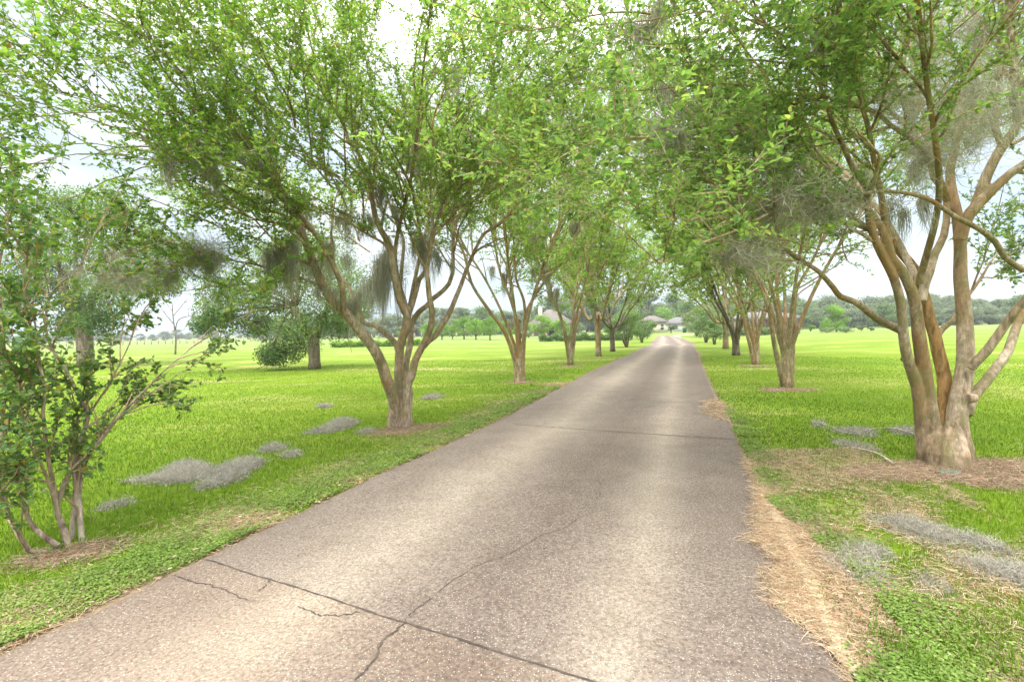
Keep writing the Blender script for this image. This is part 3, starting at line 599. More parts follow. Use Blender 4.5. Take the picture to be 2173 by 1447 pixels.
mossR = [mp(2020, 60, -.2, 900, .45, (.22, .15, .1)), mp(2050, 210, -.5, 900, .6, (.22, .2, .22), .004), mp(1985, 330, 0, 350, .4, (.14, .1, .1)), mp(1740, 60, -.8, 300, .4, (.08, .08, .06)), mp(1375, 20, -1.2, 260, .4, (.09, .07, .06)), mp(1335, 60, -1.2, 200, .4, (.08, .06, .08)),
         mp(1440, 200, -1., 180, .35, (.07, .06, .1)), mp(1510, 230, -1., 160, .35, (.1, .08, .05)), mp(1400, 290, -1.2, 400, .2, (.12, .07, .03)), mp(1620, 360, -.8, 260, .3, (.2, .12, .06)), mp(1660, 440, -.9, 500, .2, (.22, .15, .08), .004), mp(1590, 540, -1.2, 350, .12, (.16, .1, .05), .004), mp(1850, 420, -.4, 350, .3, (.22, .12, .05)),
         mp(1560, 420, -1.1, 300, .3, (.25, .12, .08)), mp(1900, 440, -.1, 250, .5, (.08, .08, .04))]
dead = []
rg = np.random.default_rng(5)
for (x0, y0, x1_, y1_, n) in [(1707, 557, 1560, 535, 8), (1700, 470, 1560, 420, 8), (1648, 512, 1640, 420, 7), (1640, 430, 1505, 460, 6), (1760, 430, 1660, 400, 8)]:
    for k in range(n):
        t = k/n; p = at(x0+(x1_-x0)*t, y0+(y1_-y0)*t, Y0-.9-.3*t)
        dirn = at(x1_, y1_, Y0-1.2)-at(x0, y0, Y0-.9)+rg.normal(0, .35, 3); Bq = branch(p, dirn, rg.uniform(.35, .75), 7, .22, 0, rg); dead.append((Bq, np.linspace(.006, .0018, 8)))
        for q in range(3):
            pp = Bq[2+q]; Bz = branch(pp, dirn*.5+rg.normal(0, .5, 3), rg.uniform(.12, .3), 5, .3, 0, rg); dead.append((Bz, np.linspace(.003, .001, 6)))
RT = build_tree('crape_myrtle', 'massive crape myrtle with fluted base and smooth pinkish bark, nearest tree right of the driveway', 'tree', GRP_R, RB, trunks, limbs,
           dict(ds1=.2, ds2=.15, ds3=.11, zmin=1.85, out=.25, up=.22, gap=-.6, gs=.6, keep=lambda p: p[1] > 2.6 and not (p[1] < 5 and p[0] > 4.2 and p[2] < 3.6)), 22, mats=('bark_near', 'bark_twig', 'leaf_near'), moss=mossR, vox=.012, leaf=(.025, .047, .026), tangles=[(at(2050, 225, Y0-.7), 2600, (.26, .2, .26)), (at(1990, 330, Y0-.3), 1200, (.16, .12, .14)), (at(1900, 210, Y0-.7), 900, (.2, .14, .1)), (at(1720, 440, Y0-1), 1500, (.26, .16, .1)), (at(1590, 540, Y0-1.3), 600, (.12, .1, .05)), (at(1460, 320, Y0-1.1), 900, (.25, .15, .12)), (at(1620, 370, Y0-.9), 800, (.2, .12, .08)), (at(2020, 60, Y0-.3), 1200, (.2, .15, .12))], hexa=True)
tg = Geo(); tube(tg, c[0], c[1], 14); obj('orange_stem', remesh(tg, .012, 'orange_stem'), M['bark_orange'], RT, origin=RB)['label'] = 'orange barked central stem'
dg_ = Geo(); 
for P, r in dead: tube(dg_, P, r, 4, False)
obj('dead_twigs', dg_, M['twig_grey'], RT, origin=RB)['label'] = 'bare pale grey twigs'

# ------------------------------------------------------------------ rest of the avenue
def generic_stems(base, n, fork_z, H, Rad, r0, rng, phi0=0):
    tr = []; base = np.array(base); 
    tr.append((np.array([base+[0, 0, -.1], base+[0, 0, .25], base+[0, 0, fork_z*.6], base+[0, 0, fork_z*1.05]]), np.array([r0*1.15, r0*.92, r0*.85, r0*.7])))
    st = []
    for i in range(n):
        ph = phi0+i*2*math.pi/n+rng.normal(0, .25); o = np.array([math.cos(ph), math.sin(ph), 0]); s = rng.uniform(.75, 1.15)
        P = [base+[0, 0, fork_z*.55]+o*r0*.35, base+[0, 0, fork_z]+o*r0*.7, base+o*Rad*.14*s+[0, 0, H*.27], base+o*Rad*.3*s+[0, 0, H*.42], base+o*Rad*.55*s+[0, 0, H*.62]+rng.normal(0, .15, 3), base+o*Rad*.85*s+[0, 0, H*.82]+rng.normal(0, .2, 3)]
        st.append(catmull(P, [r0*.5, r0*.42, r0*.32, r0*.26, r0*.16, r0*.07]))
        for q in range(2):
            t = rng.uniform(.35, .55); p, dd = sample_along(st[-1][0] if q == 0 else P and st[-1-q][0], t)
            ph2 = ph+rng.normal(0, .7); o2 = np.array([math.cos(ph2), math.sin(ph2), 0]); f = rng.uniform(.3, .9)
            Q = [p, p+o2*Rad*.12+[0, 0, H*.12], p+o2*Rad*.3*f+[0, 0, H*.28], p+o2*Rad*.55*f+[0, 0, H*.45]]
            st.append(catmull(Q, [r0*.26, r0*.2, r0*.13, r0*.07]))
    return tr, st
def avenue(px, py, label, grp, seed, stems_px=(), n=4, fork=.9, H=6.6, Rad=3.2, r0=.13, cfg=None, leafp=None, nm=8, mats=('bark', 'bark_twig', 'leaf'), phi0=0., mossn=260):
    global Y0
    rng = np.random.default_rng(seed); base = gp(px, py); Y0 = base[1]; tr, st = generic_stems(base, n, fork, H, Rad, r0, rng, phi0)
    limbs = []; trunks = list(tr)
    for pxs, dy1, ra, rb in stems_px:
        L_ = lm(pxs, 0, dy1, ra, rb); trunks.append(L_); limbs.append((*L_, .55))
        p, dd = L_[0][-1], nrm(L_[0][-1]-L_[0][-4])
        for q in range(3):
            o = rng.normal(0, .5, 3); o[2] = abs(o[2])+1; dq = nrm(dd+o*.45)
            E = branch(p, dq, rng.uniform(1.8, 3.), 8, .08, .01, rng); X = (E, np.linspace(rb*.8, .01, 9)); trunks.append(X); limbs.append((*X, .1))
    for P, r in st: trunks.append((P, r)); limbs.append((P, r, .35))
    ms = []
    for k in range(nm):
        P, r, t0 = limbs[rng.integers(len(limbs))]; p, _ = sample_along(P, rng.uniform(.4, .95)); ms.append((p, mossn, rng.uniform(.4, .9), (.16, .16, .12), .008+.0005*Y0))
    c0 = dict(ds1=.3, ds2=.22, ds3=.16, zmin=1.8, out=.3, up=.2, gap=-.7); c0.update(cfg or {})
    return build_tree('crape_myrtle', label, 'tree', grp, base, trunks, limbs, c0, seed, mats=mats, moss=ms, remesh_on=Y0 < 16, vox=.018, leaf=leafp or (.045, .065, .035))
avenue(1103, 808, 'crape myrtle with three slim stems, second along the left of the driveway', GRP_L, 31,
       [([(1095, 808), (1095, 780), (1085, 740), (1068, 700), (1035, 655), (1000, 600), (985, 540), (960, 480)], -1., .075, .03), ([(1103, 808), (1102, 770), (1100, 700), (1085, 640), (1062, 580), (1050, 520)], .5, .075, .03),
        ([(1112, 808), (1110, 770), (1114, 700), (1118, 660), (1140, 620), (1175, 575), (1210, 540)], .8, .07, .03), ([(1111, 740), (1113, 690), (1112, 640), (1095, 590), (1090, 520)], -.5, .06, .03)], n=5, phi0=.5, Rad=3.8, H=8., nm=14, leafp=(.026, .062, .036))
avenue(1210, 774, 'crape myrtle with a low V fork, third along the left of the driveway', GRP_L, 32,
       [([(1208, 774), (1204, 745), (1198, 710), (1190, 670), (1175, 640), (1165, 600)], -1., .07, .03), ([(1213, 774), (1216, 745), (1220, 710), (1216, 660), (1228, 630), (1245, 600)], .5, .07, .03)], n=5, Rad=3.7, H=7.8, nm=6, leafp=(.036, .082, .05))
avenue(1270, 756, 'straight single trunked crape myrtle, fourth along the left of the driveway', GRP_L, 33, n=7, fork=2.2, Rad=3.7, H=7., r0=.17, nm=5, cfg=dict(ds2=.26, ds3=.19, zmin=1.6, arch=-.03), leafp=(.045, .105, .065))
avenue(1300, 746, 'darker crape myrtle forking low, fifth along the left of the driveway', GRP_L, 34, n=8, fork=1.4, Rad=3.8, H=6.4, r0=.17, nm=4, cfg=dict(ds2=.26, ds3=.19, zmin=1.5, arch=-.03), leafp=(.05, .115, .07), mats=('bark_grey', 'bark_twig', 'leaf'))
avenue(1670, 823, 'crape myrtle with three upright stems, second along the right of the driveway', GRP_R, 41,
       [([(1664, 823), (1655, 785), (1645, 740), (1638, 700), (1632, 660), (1618, 620), (1600, 580)], -.6, .07, .03), ([(1670, 823), (1668, 770), (1664, 730), (1655, 660), (1648, 610), (1650, 560)], .4, .07, .03), ([(1678, 823), (1680, 780), (1682, 740), (1685, 670), (1690, 615), (1715, 570), (1740, 520)], .2, .07, .03)], n=5, Rad=3.7, H=8., nm=9, leafp=(.026, .064, .037), r0=.13)
avenue(1603, 774, 'crape myrtle forking into a V, third along the right of the driveway', GRP_R, 42,
       [([(1600, 774), (1592, 735), (1583, 700), (1575, 660), (1560, 620), (1540, 580)], -1., .075, .03), ([(1608, 774), (1608, 735), (1607, 690), (1600, 650), (1595, 610)], .6, .075, .03)], n=5, Rad=3.7, H=7.6, nm=6, leafp=(.036, .082, .05), r0=.125)
avenue(1562, 754, 'dark many-stemmed crape myrtle, fourth along the right of the driveway', GRP_R, 43, n=8, fork=.9, Rad=3.7, H=6.3, r0=.19, nm=5, cfg=dict(ds2=.26, ds3=.19, zmin=1.6, arch=-.03), leafp=(.05, .115, .07), mats=('bark_grey', 'bark_twig', 'leaf'))
avenue(1540, 740, 'farthest crape myrtle on the right of the driveway, fifth along the row', GRP_R, 44, n=7, fork=1.6, Rad=3.8, H=6.2, r0=.19, nm=3, cfg=dict(ds2=.28, ds3=.2, zmin=1.5, arch=-.03), leafp=(.055, .125, .08))

# ------------------------------------------------------------------ young multi-stem tree at the left edge
YB = Y0 = py0(130, 1158); BB = gp(130, 1155)
s1 = lm([(145, 1165), (137, 1127), (120, 1081), (128, 1052), (145, 1007), (182, 969), (215, 932), (240, 899), (257, 878), (285, 850), (311, 824), (352, 783), (385, 755), (410, 735)], 0, .3, .03, .006)
s2 = lm([(174, 1148), (171, 1110), (170, 1073), (166, 1023), (178, 990), (199, 940), (230, 905), (262, 880)], .1, .4, .026, .012)
s3 = lm([(150, 1165), (157, 1090), (162, 1030), (157, 990), (166, 949), (174, 924), (187, 882), (167, 840), (138, 782), (113, 744), (97, 698), (103, 637), (129, 599), (161, 579), (190, 520), (215, 470)], .12, .5, .028, .008)
s4 = lm([(124, 1158), (90, 1135), (62, 1105), (46, 1052), (37, 998), (25, 965), (0, 949), (-30, 920)], -.05, -.3, .026, .01)
s5 = lm([(100, 1170), (62, 1168), (35, 1120), (10, 1070), (-20, 1020)], -.1, -.4, .022, .01)
s6 = lm([(125, 1100), (116, 1040), (108, 1003), (100, 960), (91, 874), (95, 824), (80, 760), (60, 690), (50, 610), (60, 520), (40, 440)], 0, -.2, .02, .006)
s7 = lm([(60, 1165), (20, 1100), (5, 1020), (3, 950), (8, 850), (5, 760), (8, 680), (-5, 600), (10, 500)], -.1, .2, .022, .008)
s8 = lm([(187, 882), (215, 840), (240, 800), (270, 740), (290, 690)], .3, .5, .012, .005)
s9 = lm([(103, 637), (60, 560), (30, 500), (20, 430)], .5, .3, .014, .005)
s10 = lm([(161, 579), (215, 560), (260, 540), (300, 530)], .5, .9, .012, .005)
s11 = lm([(120, 1081), (95, 1000), (66, 950), (50, 900), (40, 820), (20, 760)], 0, -.3, .014, .006)
allS = [(P_, r_*.8) for P_, r_ in [s1, s2, s3, s4, s5, s6, s7, s8, s9, s10, s11]]
mossB = [mp(240, 560, .5, 260, .15, (.14, .1, .05), .004), mp(270, 590, .6, 260, .15, (.12, .1, .05), .004)]
build_tree('young_crape_myrtle', 'bushy young crape myrtle with thin mottled stems and dark glossy leaves at the left edge', 'tree', None, BB, allS, [(P, r, t) for (P, r), t in zip(allS, (.22, .2, .15, .25, .25, .15, .12, .1, .1, .1, .1))],
           dict(ds1=.115, ds2=.09, ds3=.07, gap=-.6, gs=.45, zmin=.08, out=.12, up=.35, l1=(.25, .55), l2=(.14, .3), l3=(.06, .14)), 51, mats=('bark_mottle', 'bark_twig', 'leaf_bush'), moss=mossB, vox=.007, leaf=(.02, .043, .03), hexa=True)

# ------------------------------------------------------------------ oaks in the left field
def clump_crown(g, centers, rad, nper, size, rng, flat=.75):
    for c, r in zip(centers, rad):
        n = nper; d = nrm(rng.normal(size=(n, 3))); rr = r*rng.random(n)**.45; P = np.asarray(c)+d*rr[:, None]*[1, 1, flat]
        Nn = d*.7+rng.normal(0, .6, (n, 3))+[0, 0, .5]; D = np.cross(Nn, rng.normal(size=(n, 3)))
        leaves(g, P, D, Nn, size*rng.uniform(.6, 1.3, n), size*.6*rng.uniform(.6, 1.2, n), np.clip(rng.random()*.4+rng.random(n)*.6, 0, 1))
def limb_free(base, tip, r0, r1, rng, sag=0.): 
    m = (np.array(base)+tip)/2+rng.normal(0, .15, 3)*np.linalg.norm(np.array(tip)-base)*.3+[0, 0, sag]; return catmull([np.array(base), m, np.array(tip)], [r0, (r0+r1)/2, r1], .3)
def oak(base, label, trunk_r, fork, clumps, nper, size, seed, stems=2, cat='tree', name='oak_tree', mm='leaf_oak', mossn=6, bark='bark_grey'):
    rng = np.random.default_rng(seed); base = np.array(base); root = empty(name, base, label, cat); tg = Geo()
    tube(tg, np.array([base+[0, 0, -.1], base+[0, 0, .3], base+[0, 0, fork]]), np.array([trunk_r*1.3, trunk_r*1.05, trunk_r]), 12)
    top = base+[0, 0, fork*.95]; C = [np.array(c[:3]) for c in clumps]
    zs = max(c[2] for c in C)
    hubs = []
    for s in range(stems):
        th = s*2*math.pi/stems+.4; h = top+np.array([math.cos(th), math.sin(th), 0])*trunk_r*3+[0, 0, (zs-top[2])*.35]; hubs.append(h); P, r = limb_free(top-[0, 0, .2], h, trunk_r*.8, trunk_r*.5, rng); tube(tg, P, r, 10)
    for c in C:
        h = min(hubs, key=lambda q: np.linalg.norm(q-c)); P, r = limb_free(h, c, trunk_r*.33, .02, rng, .2); tube(tg, P, r, 6)
        for q in range(4):
            e_ = c+rng.normal(0, .6, 3); P, r = limb_free(P[len(P)//2], e_, .03, .008, rng); tube(tg, P, r, 4)
    obj('trunk', tg, M[bark], root, True, origin=base)
    lg = Geo(); clump_crown(lg, C, [c[3] for c in clumps], nper, size, rng); obj('crown', lg, M[mm], root, origin=base)
    for k in range(mossn):
        c = C[rng.integers(len(C))]; mg = Geo(); moss_geo(mg, c-[0, 0, .3], 220, rng.uniform(.6, 1.3), (.35, .35, .15), .02, rng, .05); obj('spanish_moss', mg, M['moss'], root, origin=base)
    return root
ob = gp(668, 783); yo = ob[1]; rg = np.random.default_rng(3); cl = []
for px, py, dy, r in [(600, 745, 0, .7), (575, 752, -.3, .5), (630, 725, .3, .8), (640, 690, -.6, .9), (600, 660, .5, 1.), (560, 620, -.4, 1.), (690, 660, .2, .9), (720, 690, .3, .7), (740, 650, -.3, .8), (650, 610, .8, 1.1), (700, 600, -.8, 1.1), (610, 570, 0, 1.), (520, 640, .4, .8), (480, 680, .2, .6), (450, 660, -.2, .6), (540, 690, .6, .6), (500, 600, .4, .9), (660, 550, .2, 1.1), (740, 590, .9, .9), (560, 540, .9, .9), (700, 540, 1.5, 1.), (640, 520, -1, 1.), (760, 640, 1.6, .8), (460, 620, 1., .8), (430, 690, 1, .45)]:
    c = at(px, py, yo+dy*1.3); cl.append((*c, r*1.4))
oak(ob, 'dark evergreen oak with two stems and a low hanging bough on the left lawn', .23, 1.4, cl, 1700, .1, 61, stems=2, mossn=2)
ob = gp(182, 778); yo = ob[1]; cl = []
for px, py, dy, r in [(180, 640, 0, 1.5), (120, 600, 1, 1.5), (240, 610, -1, 1.4), (60, 560, 0, 1.4), (300, 590, .5, 1.3), (180, 540, 1, 1.7), (110, 500, -1.5, 1.6), (250, 500, 0, 1.6), (180, 450, .6, 1.6), (320, 520, 1.5, 1.3), (40, 620, -.6, 1.), (350, 600, 0, .9), (150, 690, .8, .9), (210, 680, -.8, .9), (130, 430, 1, 1.2), (240, 430, -1, 1.2)]:
    c = at(px, py, yo+dy*1.3); cl.append((*c, r*1.25))
oak(ob, 'big old oak with a thick grey furrowed trunk behind the young tree at left', .38, 2.6, cl, 2200, .14, 62, stems=3, mossn=3)
# bare dead-limbed little tree far left
db = gp(372, 752); root = empty('bare_tree', db, 'small leafless tree with arching bare limbs on the far left lawn', 'tree'); tg = Geo(); rg = np.random.default_rng(8)
yo = db[1]
for pts, r0, r1 in [([(372, 752), (373, 715), (368, 680), (365, 640)], .09, .03), ([(372, 700), (378, 680), (395, 672), (410, 672), (425, 690)], .05, .02), ([(370, 690), (350, 665), (335, 645)], .04, .015), ([(368, 670), (385, 650), (400, 630)], .035, .015), ([(366, 660), (352, 640), (350, 615)], .03, .01), ([(400, 671), (402, 655), (412, 645)], .02, .01)]:
    P = np.array([at(x, y, yo) for x, y in pts]); P, r = catmull(P, np.linspace(r0, r1, len(pts)), .2); tube(tg, P, r, 6)
    for q in range(4):
        p, dd = sample_along(P, rg.uniform(.4, 1)); Bz = branch(p, dd+rg.normal(0, .6, 3), rg.uniform(.4, .9), 5, .2, .02, rg); tube(tg, Bz, np.linspace(.015, .006, 6), 3)
obj('trunk', tg, M['bark_grey'], root, True, origin=db)

# ------------------------------------------------------------------ distant trees, copied from a few builds
def far_tree(name, H, R, ncl, nper, size, mm, seed, trunk=True, low=.25, flat=.8):
    rng = np.random.default_rng(seed); root = empty(name, (0, 0, 0)); tg = Geo(); r0 = H*.028
    tube(tg, np.array([[0, 0, -.2], [0, 0, H*.15], [.1, 0, H*.4], [0, .1, H*.7]]), np.array([r0*1.3, r0, r0*.8, r0*.3]), 8)
    C = []; rad = []
    for k in range(ncl):
        th = rng.random()*6.283; u = rng.random(); z = H*(low+(.92-low)*u); prof = math.sin(math.pi*min(1, (.18+.8*u)))**.6
        rr = R*prof*rng.random()**.5*.85; c = np.array([math.cos(th)*rr, math.sin(th)*rr, z]); C.append(c); rad.append(R*rng.uniform(.2, .42))
        if k % 2 == 0: P, r = limb_free(np.array([0, 0, H*(.12+.5*u)]), c, r0*.4, r0*.1, rng); tube(tg, P, r, 4)
    obj('trunk', tg, M['bark_grey'], root, True)
    lg = Geo(); clump_crown(lg, C, rad, nper, size, rng, flat); obj('crown', lg, M[mm], root)
    root.location = (0, -300, 0); return root
def copy_tree(o):
    c = o.copy(); COL.objects.link(c)
    for ch in list(o.children): d = ch.copy(); COL.objects.link(d); d.parent = c
    return c
V0 = [far_tree('field_tree', 9, 4.2, 34, 260, .42, 'leaf_far', 71, low=.1), far_tree('field_tree', 9, 4.6, 36, 260, .4, 'leaf_far_grey', 72, low=.1), far_tree('field_tree', 10, 3.8, 32, 280, .42, 'leaf_far_grey', 73, low=.08),
      far_tree('field_tree', 8, 4.4, 32, 280, .38, 'leaf_far', 74, low=.08), far_tree('field_tree', 5, 2.6, 22, 160, .22, 'leaf_lime', 75, low=.3)]
used = set(); rg = np.random.default_rng(17)
def put(v, px, base_py, top_py, label, group, wscale=1.):
    o = V0[v] if v not in used else copy_tree(V0[v]); used.add(v)
    p = gp(px, base_py); Hh = {0: 9, 1: 9, 2: 10, 3: 8, 4: 5}[v]
    hz = 724-.0232*px; H = CAMZ+(hz-top_py)/FPX*p[1]; s = H/Hh
    o.location = p; o.rotation_euler = (0, 0, rg.random()*6.28); o.scale = (s*wscale, s*wscale, s); tag(o, label, 'tree', group); return o
def hz(x): return 724-.0232*x
# right treeline
G = 'distant treeline across the right field'; LB_ = 'grey-green tree in the distant treeline across the right field'
for px in np.arange(1700, 2260, 21):
    put(rg.choice([1, 2, 0]), px, hz(px)+rg.uniform(10.5, 13), 640-(px-1700)*.014+rg.uniform(-14, 8), LB_, G, rg.uniform(1.1, 1.6))
for px in np.arange(1690, 2200, 37): put(rg.choice([3, 1]), px+rg.uniform(-8, 8), hz(px)+13.5, 655+rg.uniform(-10, 8), LB_, G, rg.uniform(1.3, 1.7))
# centre-left treeline
G = 'distant treeline across the left field'; LB_ = 'grey-green tree in the distant treeline across the left field'
for px in np.arange(560, 1190, 18):
    put(rg.choice([0, 1, 2, 3]), px, hz(px)+rg.uniform(9, 12), 662+abs(px-1190)*.02-(px > 900)*10+rg.uniform(-10, 8), LB_, G, rg.uniform(1.2, 1.6))
for px in np.arange(-40, 560, 26):
    put(rg.choice([1, 2]), px, hz(px)+rg.uniform(5.5, 6.5), hz(px)-rg.uniform(6, 20), 'hazy low tree on the horizon at far left', 'trees on the far left horizon', rg.uniform(1.5, 2.2))
# centre backdrop
G = 'trees behind the houses at the end of the driveway'; LB_ = 'tall green tree behind the houses at the end of the driveway'
for px in np.arange(1180, 1720, 22):
    put(rg.choice([0, 1, 3, 2]), px, hz(px)+rg.uniform(9, 11), 640+rg.uniform(-22, 10), LB_, G, rg.uniform(1., 1.4))
# small bright trees on the left lawn
for k, (px, by, ty) in enumerate([(908, 722, 686), (938, 721, 684), (985, 720, 672), (1010, 721, 676), (1040, 722, 674), (1075, 722, 680), (960, 720, 690), (858, 721, 692)]):
    put(4, px, by, ty, 'small lime green orchard tree on the left lawn before the treeline', 'small orchard trees on the left lawn', 1.15)
put(4, 1150, 717, 668, 'small loose green tree in front of the chimney end of the tan house', None, 1.3)
put(4, 1192, 718, 676, 'small green tree hiding the right corner of the tan house', None, 1.3)
put(4, 1404, 703.5, 652, 'bright yellow-green tree just behind the cream house roof', None, 1.2)
put(0, 1885, 696, 640, 'rounded green tree behind the right lawn, left of the big trunk', None, 1.5)
for v in range(5):
    if v not in used: raise RuntimeError('unused')

# ------------------------------------------------------------------ shrubs
def shrub(name, base, H, R, label, mm, seed, n=2600, size=.06, stems=9, shape='vase', cat='shrub', group=None):
    rng = np.random.default_rng(seed); base = np.array(base); root = empty(name, base, label, cat, group); tg = Geo(); tips = []
    for k in range(stems):
        th = k*6.283/stems+rng.normal(0, .3); o = np.array([math.cos(th), math.sin(th), 0]); f = rng.uniform(.35, 1)
        P, r = catmull([base+o*.06, base+o*R*.25*f+[0, 0, H*.3], base+o*R*.55*f+[0, 0, H*.6], base+o*R*.8*f+[0, 0, H*rng.uniform(.7, .95)]], [.03*H/2.5+.01, .022*H/2.5, .015, .006], .2); tube(tg, P, r, 5)
    obj('stems', tg, M['bark_grey'], root, True, origin=base); lg = Geo(); nc = 26 if shape == 'vase' else 18
    C = []; rad = []
    for k in range(nc):
        th = rng.random()*6.283; u = rng.random()**.8
        if shape == 'vase': z = H*(.22+.7*u); rr = R*(.35+.65*math.sin(math.pi*(.15+.75*u)))*rng.random()**.5*.85
        elif shape == 'cone': z = H*(.12+.8*u); rr = R*(1-.8*u)*rng.random()**.5
        else: z = H*(.25+.5*u); rr = R*.8*rng.random()**.5
        C.append(base+[math.cos(th)*rr, math.sin(th)*rr, z]); rad.append(R*rng.uniform(.18, .34))
    clump_crown(lg, C, rad, n//nc, size, rng, .8); obj('foliage', lg, M[mm], root, origin=base); return root
shrub('large_shrub', gp(1330, 737), 2.7, 1.9, 'airy vase-shaped grey-green shrub left of the driveway where it bends', 'leaf_shrub', 81, 9000, .09)
shrub('large_shrub', gp(1362, 727), 2.9, 1.5, 'rounded grey-green shrub behind the vase-shaped one, beside the driveway bend', 'leaf_shrub', 82, 8000, .1)
shrub('large_shrub', gp(1340, 720), 4.2, 2.4, 'tall loose shrub standing behind the two airy ones left of the bend', 'leaf_far', 83, 8000, .13)
shrub('large_shrub', gp(1498, 727), 2.9, 1.8, 'airy grey-green shrub right of the driveway bend', 'leaf_shrub', 84, 8000, .1)
shrub('large_shrub', gp(1516, 731), 1.9, .8, 'narrow low shrub in front of the airy one right of the driveway', 'leaf_shrub', 85, 4000, .08)
shrub('large_shrub', gp(1478, 714), 3.4, 2.2, 'pale silvery shrub at the far right of the driveway bend', 'leaf_far_grey', 86, 8000, .14)
shrub('large_shrub', gp(1520, 716), 4.4, 3.4, 'broad silvery shrub behind the far right crape myrtles', 'leaf_far_grey', 87, 9000, .15)
shrub('conical_tree', gp(1775, 704), 4.0, 2.7, 'bright green cone shaped young tree on the right lawn', 'leaf_lime', 88, 9000, .14, shape='cone', cat='tree')
for px, py, H, R, lb in [(1720, 703, 1.2, .85, 'small round light green shrub left of the low dark pair on the right lawn'), (1755, 706, .85, 1.25, 'low spreading dark shrub under the cone shaped tree, left one'), (1795, 706, .9, 1.25, 'low spreading dark shrub right of the cone shaped tree foot'), (1828, 702, 1.1, .8, 'greyish loose shrub right of the low dark pair'), (1848, 702, .6, .5, 'tiny pale shrub at the right end of the row')]:
    shrub('low_shrub', gp(px, py), H, R, lb, 'leaf_shrub' if px > 1810 else ('leaf_lime' if px < 1740 else 'leaf_far'), int(px), 2600, .1, shape='dome')
for px, py, H, R, lb in [(1122, 716, 1.6, 1.5, 'bright round shrub before the gazebo, left of its columns'), (1105, 718, 1.1, 1.2, 'low shrub left of the house with columns'), (1200, 712, 2.2, 2.2, 'tall shrub right of the house with columns'), (1226, 710, 3.0, 2.6, 'dark leafy shrub between the house and the fourth left tree'), (1424, 707, 1.9, .9, 'clipped shrub at the corner of the cream house')]:
    shrub('garden_shrub', gp(px, py), H, R, lb, 'leaf_far', int(px)+3, 3600, .14, shape='dome')

# beds of tall broad-leaved plants (uncountable mass)
def bed(pa, pb, depth, H, name, label, seed, n=9000, mm='leaf_shrub'):
    rng = np.random.default_rng(seed); A_ = gp(*pa); B2 = gp(*pb); g = Geo(); t = rng.random(n)
    P = A_+(B2-A_)*t[:, None]; P[:, 1] += rng.random(n)*depth; h = H*(.75+.25*np.sin(t*40+rng.random())+.15*rng.random(n))
    P[:, 2] = rng.random(n)**.6*h
    Nn = rng.normal(0, .6, (n, 3))+[0, -.2, .7]; D = rng.normal(0, 1, (n, 3))+[0, 0, .5]
    leaves(g, P, D, Nn, .24*rng.uniform(.5, 1.2, n), .1*rng.uniform(.6, 1.2, n), rng.random(n)); tag(obj(name, g, M[mm]), label, 'plants', kind='stuff')
bed((700, 738), (888, 734), 1.5, .55, 'broad_leaved_plants', 'low bed of broad-leaved plants across the left lawn', 91, mm='leaf_lime')
bed((1146, 725), (1340, 722), 1.8, .8, 'broad_leaved_plants', 'tall leafy border in front of the left house', 92, 14000)
bed((1640+-30, 709), (1700, 708), 1.5, .6, 'broad_leaved_plants', 'leafy border before the brick house', 93, 5000)
bed((1540, 714), (1640, 711), 1.5, .9, 'broad_leaved_plants', 'leafy border right of the driveway behind the trees', 94, 6000)

# ------------------------------------------------------------------ houses
def hip(g, x0, x1, y0, y1, z0, z1, ov=.5, ridge=.35):
    x0 -= ov; x1 += ov; y0 -= ov; y1 += ov; cx = (x0+x1)/2; cy = (y0+y1)/2; rx = (x1-x0)/2*ridge
    V = [[x0, y0, z0], [x1, y0, z0], [x1, y1, z0], [x0, y1, z0], [cx-rx, cy, z1], [cx+rx, cy, z1], [x0, y0, z0-.18], [x1, y0, z0-.18], [x1, y1, z0-.18], [x0, y1, z0-.18]]
    g.add(V, [[0, 1, 5, 4], [2, 3, 4, 5], [6, 7, 1, 0], [7, 8, 2, 1], [8, 9, 3, 2], [9, 6, 0, 3], [9, 8, 7, 6]], [[3, 0, 4], [1, 2, 5]])
def window(root, x, y, z, w, h, frame='white', n=2):
    g = Geo(); t = .08
    for dx in (-w/2, w/2): box(g, (x+dx, y-.03, z), (t, .1, h+t))
    for dz in (-h/2, 0, h/2): box(g, (x, y-.035, z+dz), (w, .09, t*.8))
    f = obj('window', g, M[frame], root, origin=root['_o']); g = Geo(); box(g, (x, y+.0, z), (w-.02, .04, h-.02)); obj('pane', g, M['glass'], f, origin=root['_o'])
